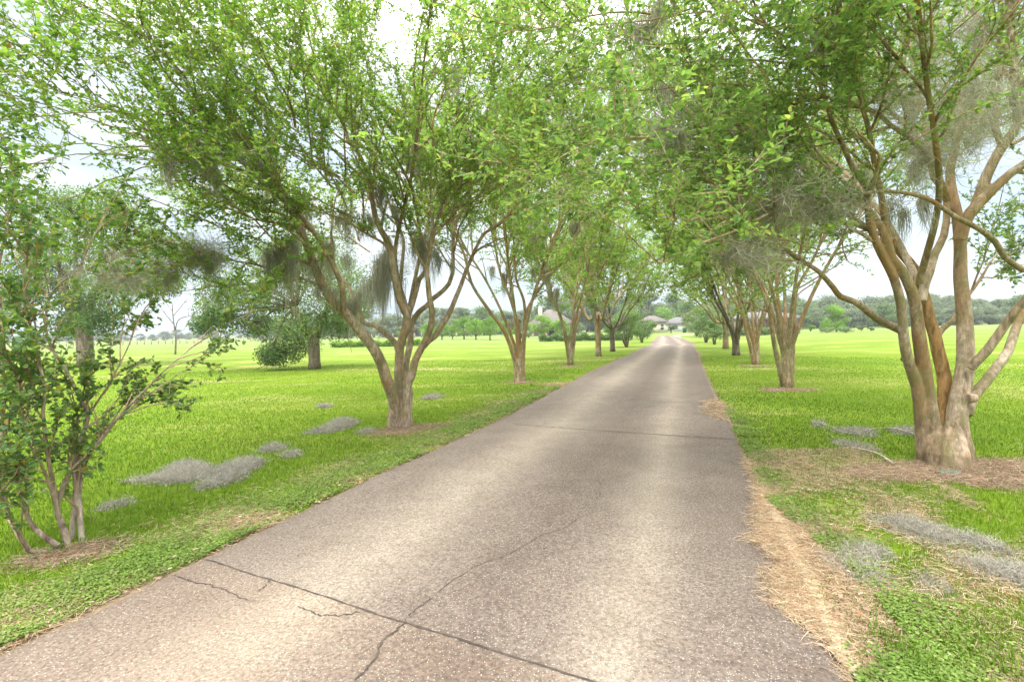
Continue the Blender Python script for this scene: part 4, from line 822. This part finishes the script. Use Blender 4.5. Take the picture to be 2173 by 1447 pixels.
def house(name, label, px, by, w, d, wall_h, roof_h, wallm, roofm, wins=(), cols=(), ridge=.3, ov=.6, chim=None, porch=None, doors=()):
    p = gp(px, by); root = empty(name, p, label, 'house'); root['_o'] = list(p); x, y = p[0], p[1]
    pz = porch or 0
    g = Geo(); box(g, (x, y+d/2+pz, wall_h/2), (w, d, wall_h)); obj('wall', g, M[wallm], root, origin=p)
    g = Geo(); hip(g, x-w/2, x+w/2, y, y+d+pz, wall_h+.18, wall_h+roof_h, ov, ridge); rf = obj('roof', g, M[roofm], root, origin=p)
    for dx, dz, ww, hh in wins: window(root, x+dx, y+pz-.02, dz, ww, hh)
    for dx, ww in doors:
        g = Geo(); box(g, (x+dx, y+pz-.03, 1.05), (ww, .08, 2.1)); obj('door', g, M['glass'], root, origin=p)
    for dx in cols:
        g = Geo(); box(g, (x+dx, y+.1, wall_h/2), (.42, .42, wall_h)); box(g, (x+dx, y+.1, .2), (.55, .55, .4)); box(g, (x+dx, y+.1, wall_h-.1), (.55, .55, .16)); obj('column', g, M[wallm], root, origin=p)
    if porch:
        g = Geo(); box(g, (x, y+.1, wall_h+.02), (w, .3, .3)); obj('porch_beam', g, M['white'], root, origin=p)
    if chim:
        g = Geo(); box(g, (x+chim, y+d*.4, wall_h+roof_h*.7), (.8, .8, roof_h*.9)); obj('chimney', g, M['cream'], rf, origin=p)
    del root['_o']; return root
house('tan_house', 'tan brick house with tall hipped roof and a columned porch behind the left trees', 1172, 712.5, 8.5, 8, 2.3, 3.3, 'tanbrick', 'roof', wins=[(-2.6, 1.4, 1, 1.2)], cols=[-4, -1.3, 1.3, 4], ridge=.12, chim=-2.2, porch=2.2, doors=[(1.8, 1.4), (0, 1)])
house('cream_house', 'cream stucco house with brown hipped roof at the end of the driveway', 1393, 706.5, 4.4, 7, 2.3, 1.5, 'cream', 'roof', wins=[(1.25, 1.25, .75, 1.35), (-1.2, 1.25, .9, 1.3)], ridge=.3, ov=.5)
house('grey_roofed_house', 'low pale house with grey roof right of the cream house', 1452, 703.5, 7, 6, 1.9, 1.7, 'white', 'roof_grey', wins=[(-2, 1.1, .9, 1), (1., 1.1, .9, 1)], ridge=.3)
house('brick_house', 'red brick house with long grey roof and porch columns behind the right trees', 1642, 701, 12, 8, 2.6, 1.5, 'brick', 'roof_grey', wins=[(-4, 1.4, 1, 1.3), (-1.5, 1.4, 1, 1.3)], cols=[0.3, 2.2, 4.1, 5.8], ridge=.5, porch=1.8, doors=[(1.2, 1.1), (3.3, .9)])
p = gp(1453, 706.3); g = Geo(); V = []
for z, s in ((0.06, .27), (.95, .34)): V += [[p[0]-s, p[1]-s, z], [p[0]+s, p[1]-s, z], [p[0]+s, p[1]+s, z], [p[0]-s, p[1]+s, z]]
root = empty('wheelie_bin', p, 'green plastic wheelie bin standing beside the grey roofed house', 'bin')
g.add(V, [[0, 1, 5, 4], [1, 2, 6, 5], [2, 3, 7, 6], [3, 0, 4, 7], [3, 2, 1, 0]]); obj('body', g, M['bin'], root, origin=p)
g = Geo(); box(g, (p[0], p[1], .99), (.76, .8, .07)); obj('lid', g, M['bin'], root, origin=p)
g = Geo()
for s in (-.25, .25): tube(g, np.array([[p[0]+s-.03, p[1]+.3, .1], [p[0]+s+.03, p[1]+.3, .1]]), .1, 10)
obj('wheel', g, M['dark'], root, origin=p)

# fences across the fields
def fence(label, x0, x1, off, n, H=1.25):
    a_, b_ = gp(x0, hz(x0)+off), gp(x1, hz(x1)+off); root = empty('wire_fence', a_, label, 'fence')
    for k in range(n):
        q = a_+(b_-a_)*k/(n-1); g = Geo(); tube(g, np.array([q-[0, 0, .1], q+[0, 0, H]]), np.array([.1, .08]), 6); obj('post', g, M['wood'], root, origin=a_)
    g = Geo()
    for z in (.4, .8, 1.15): tube(g, np.array([a_+[0, 0, z], b_+[0, 0, z]]), .015, 4)
    obj('wire', g, M['wire'], root, origin=a_)
fence('wire fence on grey wooden posts across the far left field', -40, 1000, 14, 70)
fence('wire fence on grey wooden posts across the far right field', 1850, 2250, 13, 30)

# ------------------------------------------------------------------ ground details: mulch rings, moss clumps
mul = [blob_poly(gp(2055, 1003)[:2], .95, .5, -.1, seed=3, rough=.5), blob_poly(gp(870, 912)[:2], .6, .3, .3, seed=4, rough=.5), blob_poly(gp(150, 1178)[:2], .38, .13, .3, seed=5, rough=.5), blob_poly(gp(1670, 828)[:2], .6, .32, 0, seed=6, rough=.5), blob_poly(gp(1103, 812)[:2], .4, .25, 0, seed=7), blob_poly(gp(1603, 776)[:2], .6, .5, 0, seed=8), blob_poly(gp(1210, 778)[:2], .5, .4, 0, seed=9)]
nm_ = ['broad ring of brown leaf litter round the massive right tree', 'thin brown litter at the foot of the nearest left tree', 'dark mulch under the young tree at the left edge', 'litter ring under the second right tree', 'litter at the foot of the second left tree', 'litter at the foot of the third right tree', 'litter at the foot of the third left tree']
for k, P in enumerate(mul):
    fit_sheet('mulch_bed', (P-P.mean(0))*.6+P.mean(0), M['mulch'], .005 + .0002*k)
    n = [34000, 9000, 5000, 3500, 1500, 900, 900][k]; g = litter('leaf_litter', P, n, M['litter'], jt=.07, L=(.03, .1), w=.0045 if k < 3 else .008, z=(.004, .02)); tag(obj('leaf_litter', g, M['litter']), nm_[k], 'leaf litter', kind='stuff')
def noise2(X, Y, s, seed):
    r = np.random.default_rng(seed); v = 0
    for k in range(6):
        a_ = r.random()*6.28; f = s*r.uniform(.6, 2.2); v = v+np.sin((X*math.cos(a_)+Y*math.sin(a_))*f+r.random()*6.28)
    return v/6
def mossheap(poly, H, n, label, group='clumps of fallen moss on the grass'):
    rng = np.random.default_rng(int(poly[0][0])); P0 = np.array([gp(*p)[:2] for p in poly]); cc = P0.mean(0); c = np.array([cc[0], cc[1], 0.]); mn, mx = P0.min(0)-.1, P0.max(0)+.1
    X = rng.uniform(mn[0], mx[0], n*4); Y = rng.uniform(mn[1], mx[1], n*4); k = in_poly(P0, X+rng.normal(0, .035, n*4)+.03*noise2(X, Y, 30, 7), Y+rng.normal(0, .035, n*4)); X = X[k][:n]; Y = Y[k][:n]; n = len(X)
    ed = np.full(n, 9.); m = len(P0)
    for i in range(m):
        A2, B2 = P0[i], P0[(i+1) % m]; t = np.clip(((X-A2[0])*(B2[0]-A2[0])+(Y-A2[1])*(B2[1]-A2[1]))/(((B2-A2)**2).sum()+1e-9), 0, 1); ed = np.minimum(ed, np.hypot(X-A2[0]-t*(B2[0]-A2[0]), Y-A2[1]-t*(B2[1]-A2[1])))
    H *= .5; h = H*np.clip(ed/(H*1.6), .1, 1)*(.75+.35*noise2(X, Y, 16, 3)+.15*rng.random(n)); P = np.zeros((n, 6, 3)); P[:, 0] = np.stack([X-c[0], Y-c[1], rng.random(n)**.5*h], 1); d = rng.normal(size=(n, 3))*[1, 1, .4]
    w_ = .0022+.00035*c[1]; l = rng.uniform(.03, .1, n)*(1+.04*c[1])
    for i in range(1, 6): d = nrm(d+rng.normal(0, .6, (n, 3))*[1, 1, .5]); P[:, i] = P[:, i-1]+d*l[:, None]/5
    P[:, :, 2] = np.clip(P[:, :, 2], .004, None); g = Geo(); ribbons(g, P+c, w_, rng.random(n))
    return tag(obj('fallen_moss', g, M['moss_ground'], origin=c), label, 'moss clump', group)
for a_ in [([(265, 1021), (307, 1015), (344, 1007), (369, 986), (406, 980), (440, 990), (454, 1001), (431, 1017), (390, 1025), (361, 1028), (315, 1025)], .07, 11000, 'wide grey moss clump on the left lawn, left of the pair near the drive'),
    ([(417, 1040), (440, 1023), (460, 999), (489, 986), (527, 972), (558, 982), (543, 994), (520, 1005), (514, 1017), (477, 1030), (440, 1038)], .08, 11000, 'grey moss clump on the left lawn, right of the pair near the drive'),
    ([(556, 959), (580, 943), (599, 951), (580, 959)], .06, 2500, 'small moss clump above the big pair on the left lawn'), ([(602, 972), (612, 958), (632, 960), (630, 970)], .05, 1600, 'smallest rounded moss tuft right of the pair on the left lawn'),
    ([(648, 920), (674, 913), (693, 908), (704, 897), (733, 888), (757, 897), (741, 908), (722, 913), (698, 919), (668, 921)], .1, 8000, 'long moss clump left of the nearest left trunk'), ([(755, 919), (774, 912), (795, 913), (787, 921)], .03, 1200, 'thin moss wisp at the left foot of the nearest left trunk'),
    ([(675, 865), (685, 858), (701, 861), (693, 866)], .06, 1500, 'small moss clump on the left lawn beyond the long one'), ([(896, 848), (911, 840), (927, 838), (938, 843), (919, 847)], .08, 2200, 'moss clump right of and beyond the nearest left trunk'),
    ([(211, 1081), (249, 1065), (274, 1063), (265, 1071), (232, 1079)], .025, 1600, 'faint strip of moss right of the young tree'),
    ([(1840, 1102), (1880, 1109), (1902, 1100), (1952, 1113), (1996, 1129), (2005, 1149), (1987, 1162), (1956, 1144), (1902, 1126), (1871, 1113)], .06, 9000, 'long low moss clump on the right verge below the litter ring'),
    ([(2001, 1133), (2059, 1144), (2104, 1158), (2144, 1176), (2117, 1176), (2059, 1160), (2010, 1147)], .06, 6000, 'moss ridge continuing right of the long low clump'),
    ([(1750, 1198), (1791, 1158), (1831, 1156), (1885, 1176), (1853, 1194), (1885, 1247), (1871, 1261), (1826, 1238), (1791, 1220)], .04, 7500, 'spread moss clump on the dry grass near the right drive edge'),
    ([(1952, 1229), (1970, 1227), (2010, 1258), (1987, 1265)], .04, 2200, 'short moss tuft between the spread clump and the corner heap'),
    ([(2019, 1185), (2081, 1194), (2135, 1203), (2190, 1216), (2190, 1250), (2126, 1232), (2077, 1214)], .08, 9000, 'dense moss heap at the right edge of the photo'),
    ([(1765, 915), (1800, 908), (1850, 912), (1856, 928), (1815, 925)], .04, 2200, 'moss tangled on the fallen twig left of the massive tree'), ([(1890, 912), (1925, 908), (1945, 918), (1935, 925), (1905, 921)], .05, 1700, 'moss bunch on the grass touching the massive tree litter'),
    ([(1768, 935), (1800, 938), (1855, 950), (1850, 960), (1790, 950)], .04, 2200, 'moss strung on the lower fallen branch'), ([(1724, 898), (1738, 892), (1750, 903), (1738, 910)], .04, 700, 'moss wisp at the tip of the fallen branch')]:
    mossheap(*a_)
def fallen(pts, r, label, seed):
    rng = np.random.default_rng(seed); P = np.array([gp(x, y, .03) for x, y in pts]); c = P[0].copy(); P, rr = catmull(P, np.linspace(r, r*.4, len(pts)), .08); P[:, 2] += .02*np.sin(np.arange(len(P))*.5)+.01; g = Geo(); tube(g, P, rr, 6)
    for k in range(7):
        p, dd = sample_along(P, rng.uniform(.2, 1)); Bz = branch(p, dd+rng.normal(0, .5, 3)*[1, 1, .25]+[0, 0, .1], rng.uniform(.1, .3), 5, .2, 0, rng); tube(g, Bz, np.linspace(.004, .0015, 6), 4)
    tag(obj('fallen_branch', g, M['twig_grey'], origin=c, smooth=True), label, 'branch', 'fallen twigs near the massive tree')
fallen([(1895, 985), (1850, 962), (1810, 948), (1775, 936)], .011, 'straight fallen branch on the grass, lower of the two by the massive tree', 1)
fallen([(1940, 922), (1890, 912), (1840, 912), (1800, 918), (1760, 908), (1735, 895)], .008, 'curved fallen twig on the grass, upper of the two by the massive tree', 2)
# valve cover
c = gp(2012, 1003); g = Geo(); prof = [(0, .022), (.08, .021), (.098, .017), (.1, .0)]; ns = 24
V = [[c[0], c[1], prof[0][1]]]; 
for r, z in prof[1:]: V += [[c[0]+r*math.cos(t*2*math.pi/ns), c[1]+r*math.sin(t*2*math.pi/ns), z] for t in range(ns)]
g.add(V, [[1+k*ns+j, 1+(k+1)*ns+j, 1+(k+1)*ns+(j+1) % ns, 1+k*ns+(j+1) % ns] for k in range(2) for j in range(ns)], [[0, 1+j, 1+(j+1) % ns] for j in range(ns)])
tag(obj('valve_cover', g, M['valve'], origin=c), 'teal round valve cover set in the litter before the massive tree', 'valve cover')

# ------------------------------------------------------------------ grass, weeds, litter
allm = mul+[SP]
def masked(X, Y, pad=0):
    m = inside_drive(X, Y, pad)
    return m
def bigrass(name, N_, r0, r1, hh, ww, label, far=False):
    r = np.exp(RNG.uniform(math.log(r0), math.log(r1), N_)); th = RNG.uniform(-math.radians(58), math.radians(58), N_)
    X = r*np.sin(th); Y = r*np.cos(th); k = ~inside_drive(X, Y, .02); 
    for P in allm[:-1]: k &= ~(in_poly(P, X, Y) & (RNG.random(N_) < .7))
    k &= ~(in_poly(SP, X, Y) & (RNG.random(N_) < .88))
    dr = (X > np.interp(Y, Ys, RX)) & (X < np.interp(Y, Ys, RX)+.9) & (Y < 4.3)
    k &= ~(dr & (noise2(X, Y, 6, 5) > -.1) & (RNG.random(N_) < .75))
    dl = (X < np.interp(Y, Ys, LX)) & (X > np.interp(Y, Ys, LX)-.75)
    k &= ~(dl & (RNG.random(N_) < .45))
    X, Y, r = X[k], Y[k], r[k]; n = len(X); a_ = RNG.random(n)*6.28; hgt = hh*(1+.6*np.clip((3.8-r)/1.5, 0, 1))*(1-.45*np.clip((r-4)/14, 0, 1))*RNG.uniform(.5, 1.25, n)*(1+.35*noise2(X, Y, 1.5, 2)); wd = ww*np.maximum(1, r/5)*RNG.uniform(.7, 1.3, n)
    lean = RNG.uniform(.1, .9, n)*hgt; dx = np.cos(a_)*lean; dy = np.sin(a_)*lean; sx = -np.sin(a_)*wd/2; sy = np.cos(a_)*wd/2
    V = np.stack([np.stack([X-sx, Y-sy, 0*X], 1), np.stack([X+sx, Y+sy, 0*X], 1), np.stack([X+sx*.8+dx*.4, Y+sy*.8+dy*.4, hgt*.65], 1), np.stack([X+dx, Y+dy, hgt*.95], 1), np.stack([X-sx*.8+dx*.4, Y-sy*.8+dy*.4, hgt*.65], 1)], 1)
    b_ = np.arange(n)[:, None]*5; g = Geo(); rn = np.clip(.45+.4*noise2(X, Y, .7, 3)+RNG.normal(0, .14, n), 0, .93); rn[RNG.random(n) < .035] = 1; rn[(noise2(X*.5, Y*1.4, .9, 31) > .36) & (RNG.random(n) < .3)] = 1
    g.add(V.reshape(-1, 3), b_+np.array([[0, 1, 2, 4]]), b_+np.array([[4, 2, 3]]), rn, rn); return tag(obj(name, g, M['grass']), label, 'grass', kind='stuff')
bigrass('grass', 520000, 1.6, 26, .04, .0042, 'short bright green lawn grass on both sides of the driveway')
# creeping weeds in strips along the drive
n = 150000; Yw = np.exp(RNG.uniform(math.log(1.2), math.log(13), n)); off = np.abs(RNG.normal(0, .33, n))+.03; Xw = np.interp(Yw, Ys, LX)-off
k = noise2(Xw, Yw, 5, 9)+RNG.normal(0, .3, n) > -.02; X1, Y1 = Xw[k], Yw[k]
n2 = 60000; Yr = np.exp(RNG.uniform(math.log(1.3), math.log(9), n2)); offr = np.abs(RNG.normal(0, .16, n2))+.0; Xr = np.interp(Yr, Ys, RX)+offr+np.where(Yr < 4.3, .35*np.clip((4.3-Yr)/1.5, 0, 1), 0)
k = noise2(Xr, Yr, 7, 12)+RNG.normal(0, .3, n2) > .2; X2, Y2 = Xr[k], Yr[k]
xc, yc = gp(1880, 1440)[:2]; X3 = xc+RNG.normal(0, .16, 9000); Y3 = yc+RNG.normal(0, .09, 9000); k = (X3 > np.interp(Y3, Ys, RX)+.02) & (noise2(X3, Y3, 9, 4)+RNG.normal(0, .2, 9000) > -.1)
X = np.r_[X1, X2, X3[k]]; Y = np.r_[Y1, Y2, Y3[k]]; n = len(X); Zw = RNG.uniform(.012, .045, n)*(1+.3*noise2(X, Y, 8, 2))
g = Geo(); a_ = RNG.random(n)*6.28; sz = RNG.uniform(.009, .019, n)*np.maximum(1, Y/4)**.6
leaves(g, np.stack([X, Y, Zw], 1), np.stack([np.cos(a_), np.sin(a_), RNG.normal(.1, .25, n)], 1), RNG.normal(0, .3, (n, 3))+UP, sz, sz*.85, np.clip(.5+.3*noise2(X, Y, 3, 8)+RNG.normal(0, .2, n), 0, 1), True)
tag(obj('creeping_weeds', g, M['weed']), 'small round-leaved weeds creeping along the driveway edges', 'weeds', kind='stuff')
# dead grass and fallen leaves in verges
g = Geo(); n = 60000; Yw = np.exp(RNG.uniform(math.log(1.2), math.log(14), n)); Xw = np.interp(Yw, Ys, LX)-np.abs(RNG.normal(0, .42, n)); k = noise2(Xw, Yw, 4, 21)+RNG.normal(0, .25, n) > .0; Xw, Yw = Xw[k], Yw[k]
n2 = 80000; Y4 = np.exp(RNG.uniform(math.log(1.4), math.log(6), n2)); X4 = np.interp(Y4, Ys, RX)+RNG.random(n2)*1.7; k = noise2(X4, Y4, 4, 5)+RNG.normal(0, .25, n2) > -.05; Xw = np.r_[Xw, X4[k]]; Yw = np.r_[Yw, Y4[k]]; n = len(Xw)
a_ = RNG.random(n)*6.28; l = RNG.uniform(.03, .1, n); P0 = np.stack([Xw, Yw, RNG.uniform(.006, .03, n)], 1); D = np.stack([np.cos(a_), np.sin(a_), RNG.normal(0, .12, n)], 1)*l[:, None]
P = np.stack([P0, P0+D*.5+RNG.normal(0, .005, (n, 3)), P0+D], 1); P[:, :, 2] = np.clip(P[:, :, 2], .004, None); ribbons(g, P, .0035*np.maximum(1, Yw/5), RNG.random(n)); tag(obj('dead_grass', g, M['straw']), 'dry straw-coloured grass thatch in the verges', 'dead grass', kind='stuff')
g = Geo(); n = 1500; Yw = RNG.uniform(1.3, 14, n); Xw = np.where(RNG.random(n) < .6, np.interp(Yw, Ys, LX)-np.abs(RNG.normal(0, .25, n)), np.interp(Yw, Ys, RX)+np.abs(RNG.normal(0, .4, n))); a_ = RNG.random(n)*6.28
leaves(g, np.stack([Xw, Yw, RNG.uniform(.015, .04, n)], 1), np.stack([np.cos(a_), np.sin(a_), 0*a_], 1), UP+RNG.normal(0, .3, (n, 3)), RNG.uniform(.02, .045, n), RNG.uniform(.012, .022, n), RNG.random(n), True)
tag(obj('fallen_leaves', g, M['litter']), 'scattered brown fallen leaves along the driveway edges', 'leaves', kind='stuff')
# a few leaf bits on the concrete
g = Geo(); n = 160; Yw = RNG.uniform(1.4, 14, n); u_ = RNG.random(n); Xw = np.interp(Yw, Ys, LX)*(1-u_)+np.interp(Yw, Ys, RX)*u_; a_ = RNG.random(n)*6.28
leaves(g, np.stack([Xw, Yw, np.full(n, .035)], 1), np.stack([np.cos(a_), np.sin(a_), 0*a_], 1), UP+RNG.normal(0, .2, (n, 3)), RNG.uniform(.008, .022, n), RNG.uniform(.005, .012, n), RNG.random(n))
tag(obj('leaf_bits', g, M['litter']), 'tiny leaf fragments scattered on the concrete', 'leaves', kind='stuff')

# ------------------------------------------------------------------ light
SUN_EL, SUN_AZ = 58, 205
w = bpy.data.worlds.new('World'); S.world = w; w.use_nodes = True; nt = w.node_tree; nt.nodes.clear()
out = nt.nodes.new('ShaderNodeOutputWorld'); bg = nt.nodes.new('ShaderNodeBackground')
sky = N(nt, 'TexSky', sky_type='NISHITA'); sky.sun_disc = False; sky.sun_elevation = math.radians(SUN_EL); sky.sun_rotation = math.radians(SUN_AZ)
tc = N(nt, 'TexCoord'); sp = N(nt, 'SeparateXYZ'); nt.links.new(tc.outputs['Generated'], sp.inputs[0])
elev = ramp(nt, sp.outputs[2], [(0, (.47, .55, .63)), (.12, (.53, .6, .66)), (.42, (.64, .67, .7)), (.62, (2.5, 2.5, 2.5)), (1, (3.8, 3.75, 3.7))])
cl = noise(nt, 2.2, 5, .6, vec=tc.outputs['Generated'], scl=(1, 1, 2.5))
cloud = mix(nt, 1., elev, ramp(nt, cl, [(.38, (.82, .9, .97)), (.56, (1.25, 1.2, 1.15))]), 'MULTIPLY')
sk = N(nt, 'VectorMath', operation='SCALE'); nt.links.new(cloud, sk.inputs[0]); sk.inputs['Scale'].default_value = 9.5
c = mix(nt, .87, sky.outputs[0], sk.outputs[0]); nt.links.new(c, bg.inputs[0]); bg.inputs[1].default_value = .1
nt.links.new(bg.outputs[0], out.inputs[0])
ld = bpy.data.lights.new('sun', 'SUN'); ld.energy = 1.4; ld.angle = math.radians(14); ld.color = (1, .96, .9); so = bpy.data.objects.new('sun', ld); COL.objects.link(so)
az = math.radians(SUN_AZ); el = math.radians(SUN_EL); dirv = Vector((math.sin(az)*math.cos(el), math.cos(az)*math.cos(el), math.sin(el))); so.rotation_euler = dirv.to_track_quat('Z', 'Y').to_euler()
S.view_settings.view_transform = 'Standard'; S.view_settings.look = 'None'; S.view_settings.exposure = .95; S.view_settings.gamma = 1
S.cycles.max_bounces = 8; S.cycles.diffuse_bounces = 5; S.cycles.transmission_bounces = 6; S.cycles.transparent_max_bounces = 4
S.cycles.use_denoising = True; S.cycles.use_adaptive_sampling = True; S.cycles.adaptive_threshold = .02; S.cycles.caustics_reflective = False; S.cycles.caustics_refractive = False

if HAZE:
    g = Geo(); box(g, (0, 190, 14), (1000, 420, 31)); m, nt, out = mat('haze'); pv = N(nt, 'VolumePrincipled'); pv.inputs['Color'].default_value = (.88, .93, 1, 1); pv.inputs['Density'].default_value = HAZE; pv.inputs['Anisotropy'].default_value = .2; nt.links.new(pv.outputs[0], out.inputs['Volume'])
    tag(obj('haze', g, m), kind='stuff')
